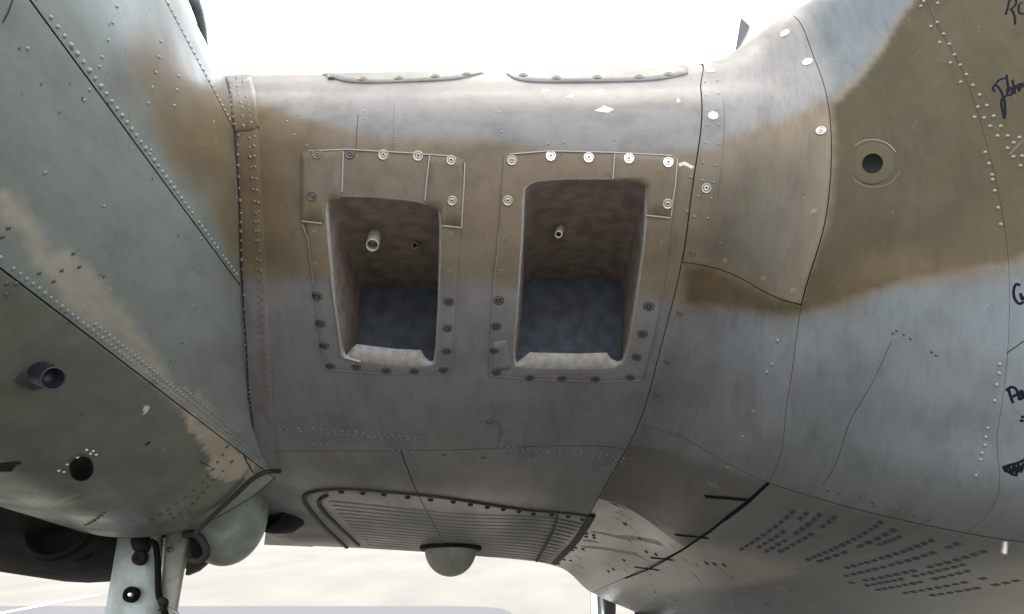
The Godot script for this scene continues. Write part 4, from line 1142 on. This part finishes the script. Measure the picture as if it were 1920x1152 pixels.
func build_nacelle():
	obj("skin_panel", panel(NACELLE, 10.3, 75, 0.4, 3.9, 40, 60), mats.barrel, nacelle)
	obj("skin_panel", panel(NACELLE, -16.5, 10.3, 0.4, 3.9, 40, 100), mats.barrel, nacelle)
	obj("skin_panel", panel(NACELLE, -44.0, -16.5, 0.4, 3.9, 50, 120), mats.barrel, nacelle)
	obj("belly_panel", panel(NACELLE, -130.0, -44.0, 0.4, 3.9, 90, 90), mats.barrel, nacelle)
	obj("top_skin", panel(NACELLE, 75, 230, 0.4, 3.9, 40, 20), mats.barrel, nacelle)
	for a in [10.3, -16.5, -44.0]:
		var pts: Array = []
		for k in 21:
			pts.append(Vector2(a, lerpf(0.42, 3.88, k / 20.0)))
		seam(NACELLE, pts, nacelle)
	var rng := RandomNumberGenerator.new()
	rng.seed = 9
	rivets(NACELLE, [[Vector2(-15.5, 0.9), Vector2(-15.5, 2.7)]], 0.027, nacelle, mats.rivet_grey, 0.0062, 0.0045)
	rivets(NACELLE, [[Vector2(-42.9, 1.2), Vector2(-42.9, 3.6)], [Vector2(-41.8, 2.05), Vector2(-41.8, 3.6)], [Vector2(-40.7, 2.65), Vector2(-40.7, 3.5)]], 0.027, nacelle, mats.rivet_grey, 0.0062, 0.0045)
	rivets(NACELLE, [[Vector2(11.0, 1.2), Vector2(11.0, 2.3)]], 0.024, nacelle, mats.rivet_grey, 0.0045, 0.003)
	rivet_points(NACELLE, [Vector2(-4.061, 1.462), Vector2(-6.816, 1.466), Vector2(-9.546, 1.473), Vector2(-12.372, 1.478), Vector2(-13.76, 1.484), Vector2(1.216, 1.671), Vector2(-1.504, 1.678), Vector2(-4.38, 1.682), Vector2(-7.091, 1.686), Vector2(-9.769, 1.695), Vector2(0.706, 1.795), Vector2(-2.008, 1.798), Vector2(-4.869, 1.805), Vector2(-17.393, 1.493), Vector2(-19.126, 1.497), Vector2(-20.993, 1.299), Vector2(-30.362, 1.537), Vector2(-27.369, 1.75), Vector2(-14.844, 1.783), Vector2(-17.402, 2.185)], nacelle, mats.rivet_grey, 0.0045, 0.0034)
	rivet_points(NACELLE, [Vector2(-39.094, 1.578), Vector2(-40.512, 1.587), Vector2(-35.721, 1.78), Vector2(-38.752, 1.796), Vector2(-40.712, 1.806), Vector2(-41.143, 1.751), Vector2(-36.598, 1.83), Vector2(-45.182, 1.711), Vector2(-46.405, 1.74), Vector2(-44.365, 1.731)], nacelle, mats.rivet_dark, 0.006, 0.004)
	rivets(NACELLE, [[Vector2(-44.028, 3.377), Vector2(-54.005, 3.438), Vector2(-65.763, 3.601), Vector2(-75.805, 3.703)], [Vector2(-44.979, 3.244), Vector2(-56.159, 3.397), Vector2(-65.672, 3.478), Vector2(-74.89, 3.582)], [Vector2(-79.82, 3.309), Vector2(-91.174, 3.525)], [Vector2(-71.573, 3.538), Vector2(-66.56, 3.665)]], 0.05, nacelle, mats.rivet_dark, 0.008, 0.005)
	line_on(NACELLE, [Vector2(-51.911, 3.183), Vector2(-51.403, 3.308)], nacelle, 0.004, mats.sealant, "scratch_line")
	line_on(NACELLE, [Vector2(-43.829, 3.405), Vector2(-45.153, 3.517), Vector2(-46.302, 3.65)], nacelle, 0.006, mats.sealant, "seam_line")
	line_on(NACELLE, [Vector2(-55.361, 2.802), Vector2(-54.092, 2.803)], nacelle, 0.012, mats.black, "latch_slot")
	line_on(NACELLE, smooth_line([Vector2(-87.426, 3.17), Vector2(-81.654, 3.074), Vector2(-78.138, 3.053)], 4), nacelle, 0.012, mats.off_white, "scuff")
	line_on(NACELLE, [Vector2(-18.501, 1.209), Vector2(-19.938, 1.217), Vector2(-21.429, 1.221)], nacelle, 0.004, mats.sealant, "seam_line")
	# exhaust stub
	var base := pt(NACELLE, [Vector2(-54.657, 2.086)][0], -0.02)
	var tip := Vector3(-1.146, 0.652, -1.99)
	var dir := (tip - base).normalized()
	obj("exhaust_stub", pipe(base, tip, 0.030, 0.004), mats.stub, nacelle)
	var bump := begin()
	dome_into(bump, NACELLE, [Vector2(-54.592, 2.079)][0], 0.052, 0.034)
	obj("stub_fairing", bump.commit(), mats.stub, nacelle)
	# drain hole with its ring of rivets
	var q: Vector2 = [Vector2(-67.946, 2.74)][0]
	var b := bored(NACELLE, q)
	obj("drain_port", lathe([[0.035, -0.002], [0.034, 0.010], [0.030, 0.014], [0.025, 0.012], [0.023, 0.002], [0.0005, 0.001]], 24), mats.black, nacelle).transform = Transform3D(b, pt(NACELLE, q))
	rivet_points(NACELLE, [Vector2(-71.305, 2.697), Vector2(-70.968, 2.721), Vector2(-68.59, 2.668), Vector2(-65.733, 2.645), Vector2(-63.024, 2.619), Vector2(-63.442, 2.658), Vector2(-63.026, 2.685), Vector2(-62.552, 2.648), Vector2(-65.364, 2.716)], nacelle, mats.steel, 0.0055, 0.004)
	line_on(NACELLE, smooth_line([Vector2(-78.87, 2.572), Vector2(-75.493, 2.513), Vector2(-75.629, 2.54)], 3), nacelle, 0.06, mats.soot, "soot_patch")
	# the darker after part that houses the wheel, starting behind the edge of the cowling
	var rows: Array = []
	for e in [[-3.86, 0.62, 0.06], [-4.0, 0.68, 0.03], [-4.6, 0.76, 0.0], [-5.2, 0.76, 0.01], [-6.0, 0.68, 0.06], [-7.2, 0.4, 0.2]]:
		var row: Array[Vector3] = []
		for k in 48:
			var a := TAU * k / 48.0
			row.append(Vector3(BARREL_X - 0.78 + e[1] * 1.34 * cos(a), BARREL_Y - 0.20 + e[2] + e[1] * sin(a), e[0]))
		rows.append(row)
	obj("wheel_housing", strip_mesh(rows, true), mats.soot, nacelle)
	var well := lathe([[0.0005, -0.03], [0.13, -0.03], [0.15, 0.0], [0.165, 0.012], [0.175, 0.0], [0.18, -0.04]], 26)
	obj("turbine_outlet", well, mats.black, nacelle).transform = Transform3D(Basis(Vector3.RIGHT, PI * 0.8), Vector3(-2.282, 0.594, -4.35))
	var lip := begin()
	for k in 40:
		var a0 := deg_to_rad(-130.0 + 100.0 * k / 40.0)
		var a1 := deg_to_rad(-130.0 + 100.0 * (k + 1) / 40.0)
		for e in [[0.872, 0.80, -3.895, -3.895]]:
			var c := Vector3(BARREL_X, BARREL_Y, 0)
			quad(lip, c + Vector3(cos(a0) * e[0], sin(a0) * e[0], e[2]), c + Vector3(cos(a1) * e[0], sin(a1) * e[0], e[2]), c + Vector3(cos(a1) * e[1], sin(a1) * e[1], e[3]), c + Vector3(cos(a0) * e[1], sin(a0) * e[1], e[3]), Vector3(0, 0, -1))
	obj("firewall", lathe([[0.0005, 0.0], [0.80, 0.0]], 40), mats.soot, nacelle).transform = Transform3D(Basis(Vector3.RIGHT, PI * 0.5), Vector3(BARREL_X, BARREL_Y, -3.88))
	obj("cowl_edge", lip.commit(), mats.sealant, nacelle)
	var cav := lathe([[0.17, -0.02], [0.165, 0.006], [0.15, 0.006], [0.13, -0.06], [0.0005, -0.07]], 26)
	obj("well_opening", cav, mats.black, nacelle).transform = Transform3D(Basis(Vector3.RIGHT, 1.25), Vector3(-2.135, 0.605, -4.02))
	# pale rounded fairing low on the inboard corner
	var fair := lathe(egg(0.205, 0.30), 28)
	obj("round_fairing", fair, mats.pale_green, nacelle).transform = Transform3D(Basis(Vector3(0, 0, 1), -0.35) * Basis(Vector3.RIGHT, 0.9), Vector3(-1.479, 0.706, -4.35))
	obj("fairing_seal", tube(curve([Vector3(-1.054, 0.79, -3.72), Vector3(-1.091, 0.769, -3.64), Vector3(-1.153, 0.741, -3.66), Vector3(-1.235, 0.682, -3.71), Vector3(-1.337, 0.614, -3.78), Vector3(-1.439, 0.543, -3.86)]), 0.011, 8), mats.rubber, nacelle)

func egg(r: float, h: float) -> Array:
	var out: Array = []
	for k in 21:
		var a := -PI * 0.5 + PI * k / 20.0
		out.append([maxf(r * cos(a), 0.0004), h * sin(a)])
	return out

func curve(pts: Array, per := 8) -> Array:
	var out: Array = []
	var n := pts.size()
	for k in n - 1:
		for i in per:
			out.append((pts[k] as Vector3).cubic_interpolate(pts[k + 1], pts[maxi(k - 1, 0)], pts[mini(k + 2, n - 1)], float(i) / per))
	out.append(pts[-1])
	return out

# ============================================================ landing gear
func casing(top: Array, bottom: Array, round_off: float) -> ArrayMesh:
	# a tapering leg between two rings of corners
	var st := begin()
	st.set_smooth_group(-1)
	var rows: Array = []
	for f in [0.0, 0.25, 0.5, 0.75, 1.0]:
		var row: Array[Vector3] = []
		var n := top.size()
		for k in n:
			var a: Vector3 = (top[k] as Vector3).lerp(bottom[k], f)
			var p: Vector3 = (top[(k + n - 1) % n] as Vector3).lerp(bottom[(k + n - 1) % n], f)
			var q: Vector3 = (top[(k + 1) % n] as Vector3).lerp(bottom[(k + 1) % n], f)
			for i in 4:
				var t := i / 3.0
				var pa := a + (p - a) * round_off
				var qa := a + (q - a) * round_off
				row.append(pa.lerp(a, t).lerp(a.lerp(qa, t), t))
		rows.append(row)
	return strip_mesh(rows, true)

func ground_point(p: Vector3, toward: Vector3, height: float) -> Vector3:
	# carries the line p -> toward on until it is height above the ground
	var b := Basis(Vector3.RIGHT, deg_to_rad(-TAIL_LOW))
	var y0 := (b * p).y + EYE_HEIGHT
	var y1 := (b * toward).y + EYE_HEIGHT
	return p + (toward - p) * ((y0 - height) / (y0 - y1))

func build_gear():
	# main leg: a broad casing, a narrower one beside it, a hose between them
	var t := [Vector3(-1.968, 0.639, -4.25), Vector3(-1.743, 0.631, -4.2), Vector3(-1.85, 0.676, -4.5), Vector3(-2.09, 0.684, -4.55)]
	var m := [Vector3(-1.97, 0.227, -4.25), Vector3(-1.677, 0.224, -4.2), Vector3(-1.781, 0.24, -4.5), Vector3(-2.074, 0.243, -4.55)]
	var f: Array = []
	for k in 4:
		f.append(ground_point(t[k], m[k], 0.85))
	obj("leg_casing", casing(t, f, 0.3), mats.pale_blue, gear)
	var t2 := [Vector3(-1.768, 0.646, -4.3), Vector3(-1.62, 0.646, -4.3), Vector3(-1.738, 0.691, -4.6), Vector3(-1.88, 0.691, -4.6)]
	var m2 := [Vector3(-1.722, 0.23, -4.3), Vector3(-1.64, 0.23, -4.3), Vector3(-1.749, 0.246, -4.6), Vector3(-1.837, 0.246, -4.6)]
	var f2: Array = []
	for k in 4:
		f2.append(ground_point(t2[k], m2[k], 0.85))
	obj("leg_fairing", casing(t2, f2, 0.22), mats.off_white, gear)
	obj("hose", tube(curve([Vector3(-1.74, 0.543, -4.12), Vector3(-1.709, 0.525, -4.1), Vector3(-1.688, 0.458, -4.1), Vector3(-1.672, 0.375, -4.1), Vector3(-1.658, 0.304, -4.1), Vector3(-1.637, 0.265, -4.1), Vector3(-1.605, 0.201, -4.1)]), 0.0145, 8), mats.black, gear)
	obj("brake_line", tube(curve([Vector3(-1.704, 0.566, -4.18), Vector3(-1.684, 0.44, -4.16), Vector3(-1.669, 0.319, -4.14), Vector3(-1.635, 0.265, -4.1), Vector3(-1.597, 0.242, -4.1), Vector3(-1.555, 0.221, -4.1)]), 0.006, 7), mats.worn_steel, gear)
	obj("hose_clamp", tube(curve([Vector3(-1.634, 0.278, -4.08), Vector3(-1.607, 0.267, -4.06), Vector3(-1.619, 0.245, -4.08), Vector3(-1.626, 0.227, -4.08)]), 0.016, 8), mats.soot, gear)
	for e in [[Vector3(-1.823, 0.31, -4.18), 0.036, mats.black], [Vector3(-1.794, 0.472, -4.14), 0.034, mats.soot]]:
		var o := obj("hub_boss", lathe([[e[1], -0.03], [e[1], 0.004], [e[1] * 0.86, 0.014], [e[1] * 0.45, 0.012], [e[1] * 0.4, 0.004], [0.0005, 0.004]], 20), e[2], gear)
		o.transform = Transform3D(Basis(Vector3.RIGHT, PI * 0.5), e[0])
	obj("hub_pin", lathe([[0.010, -0.01], [0.010, 0.012], [0.007, 0.019], [0.0005, 0.016]], 10), mats.steel, gear).transform = Transform3D(Basis(Vector3.RIGHT, PI * 0.5), Vector3(-1.812, 0.307, -4.16))
	obj("knuckle", lathe(egg(0.045, 0.06), 14), mats.soot, gear).transform = Transform3D(Basis(Vector3(0, 0, 1), 0.5), Vector3(-1.822, 0.548, -4.2))
	obj("rust_spot", lathe([[0.016, 0.0], [0.012, 0.003], [0.0005, 0.004]], 9), mats.bronze, gear).transform = Transform3D(Basis(Vector3.RIGHT, PI * 0.5), Vector3(-1.714, 0.527, -4.29))
	# hinge bracket and the brown door edge behind
	obj("hinge_bracket", casing([Vector3(-1.581, 0.574, -4.15), Vector3(-1.518, 0.556, -4.15), Vector3(-1.609, 0.59, -4.4), Vector3(-1.677, 0.608, -4.4)], [Vector3(-1.557, 0.464, -4.2), Vector3(-1.5, 0.493, -4.2), Vector3(-1.59, 0.523, -4.45), Vector3(-1.65, 0.492, -4.45)], 0.25), mats.soot, gear)
	obj("hinge_bracket", tube(curve([Vector3(-1.588, 0.574, -4.12), Vector3(-1.528, 0.574, -4.1), Vector3(-1.489, 0.533, -4.12), Vector3(-1.484, 0.489, -4.16), Vector3(-1.532, 0.464, -4.2), Vector3(-1.584, 0.469, -4.2)]), 0.018, 9), mats.rubber, gear)
	var door := begin()
	var dl := [Vector3(-1.773, 0.53, -4.7), Vector3(-1.671, 0.536, -4.7), Vector3(-1.683, 0.503, -4.7), Vector3(-1.719, 0.47, -4.7), Vector3(-1.775, 0.446, -4.7)]
	var back := Vector3(0.01, 0, -0.03)
	for k in 3:
		tri(door, dl[0], dl[k + 1], dl[k + 2], Vector3(0, 0, 1))
		tri(door, dl[0] + back, dl[k + 1] + back, dl[k + 2] + back, Vector3(0, 0, -1))
	for k in 5:
		var a: Vector3 = dl[k]
		var c: Vector3 = dl[(k + 1) % 5]
		quad(door, a, c, c + back, a + back, (c - a).cross(back).normalized())
	obj("wheel_door", door.commit(), mats.bronze, gear)
	# wheel, below the picture
	var hub: Vector3 = (f[0] + f[1] + f[2] + f[3]) * 0.25
	var wb := Basis(Vector3.RIGHT, deg_to_rad(-TAIL_LOW))
	var hy := (wb * hub).y + EYE_HEIGHT
	var wheel_at := hub + wb.inverse() * Vector3(-0.28, 0.5 - hy, 0)
	obj("tyre", lathe([[0.22, -0.13], [0.36, -0.15], [0.46, -0.11], [0.5, 0.0], [0.46, 0.11], [0.36, 0.15], [0.22, 0.13], [0.0005, 0.09]], 36), mats.rubber, gear).transform = Transform3D(Basis(Vector3(0, 0, 1), PI * 0.5), wheel_at)
	obj("axle", tube([wheel_at, wheel_at + Vector3(0.3, 0.05, 0), hub], 0.05, 12), mats.pale_blue, gear)
	# tail strut under the rear belly
	var a1 := Vector3(0.841, 0.768, -9)
	var b1 := Vector3(0.829, 0.479, -9)
	var foot := ground_point(a1, b1, 0.45)
	obj("tail_strut", tube(curve([a1, a1.lerp(b1, 0.3), b1, foot], 4), 0.128, 22), mats.chrome, gear)
	obj("strut_collar", tube([a1 + Vector3(0, 0.12, 0), a1.lerp(b1, 0.25)], 0.14, 22), mats.pale_blue, gear)
	var a2 := Vector3(1.098, 0.592, -8.2)
	var b2 := Vector3(1.118, 0.436, -8.2)
	obj("tail_fork", tube([a2, b2, ground_point(a2, b2, 0.45)], 0.075, 14), mats.black, gear)
	var a3 := Vector3(1.203, 0.574, -8.2)
	var b3 := Vector3(1.214, 0.436, -8.2)
	obj("tail_fork", tube([a3, b3, ground_point(a3, b3, 0.45)], 0.04, 14), mats.chrome, gear)
	obj("tail_bracket", casing([Vector3(0.99, 0.612, -8.1), Vector3(1.15, 0.567, -8.1), Vector3(1.207, 0.595, -8.5), Vector3(1.039, 0.643, -8.5)], [Vector3(1.042, 0.521, -8.1), Vector3(1.157, 0.512, -8.1), Vector3(1.214, 0.537, -8.5), Vector3(1.094, 0.547, -8.5)], 0.2), mats.soot, gear)

# ============================================================ small things against the sky
func build_details():
	var blade := begin()
	var l := [Vector3(0.993, 2.664, -3), Vector3(1.028, 2.616, -3), Vector3(1.009, 2.575, -3), Vector3(0.96, 2.487, -3), Vector3(0.946, 2.464, -3)]
	var back := Vector3(0.008, 0, -0.02)
	for k in 3:
		tri(blade, l[0], l[k + 1], l[k + 2], Vector3(0, 0, 1))
		tri(blade, l[0] + back, l[k + 1] + back, l[k + 2] + back, Vector3(0, 0, -1))
	for k in 5:
		var a: Vector3 = l[k]
		var c: Vector3 = l[(k + 1) % 5]
		quad(blade, a, c, c + back, a + back, (c - a).cross(back).normalized())
	var o := obj("antenna_blade", blade.commit(), mats.rivet_dark, aircraft)
	o.set_meta("label", "small dark pointed blade standing against the white sky")
	# faired scoop and clamp on top of the nacelle
	obj("top_fairing", tube(curve([Vector3(-1.031, 1.965, -2.05), Vector3(-1.016, 1.925, -2.1), Vector3(-1.035, 1.939, -2.2), Vector3(-1.065, 1.958, -2.3), Vector3(-1.079, 1.948, -2.35)]), 0.021, 10, 0.55), mats.rivet_grey, nacelle)
	obj("clamp", tube(curve([Vector3(-1.096, 1.945, -2.33), Vector3(-1.079, 1.929, -2.33), Vector3(-1.055, 1.915, -2.33)]), 0.010, 8), mats.soot, nacelle)
	obj("clamp", tube(curve([Vector3(-1.067, 1.949, -2.33), Vector3(-1.076, 1.931, -2.33), Vector3(-1.084, 1.913, -2.33)]), 0.008, 8), mats.soot, nacelle)
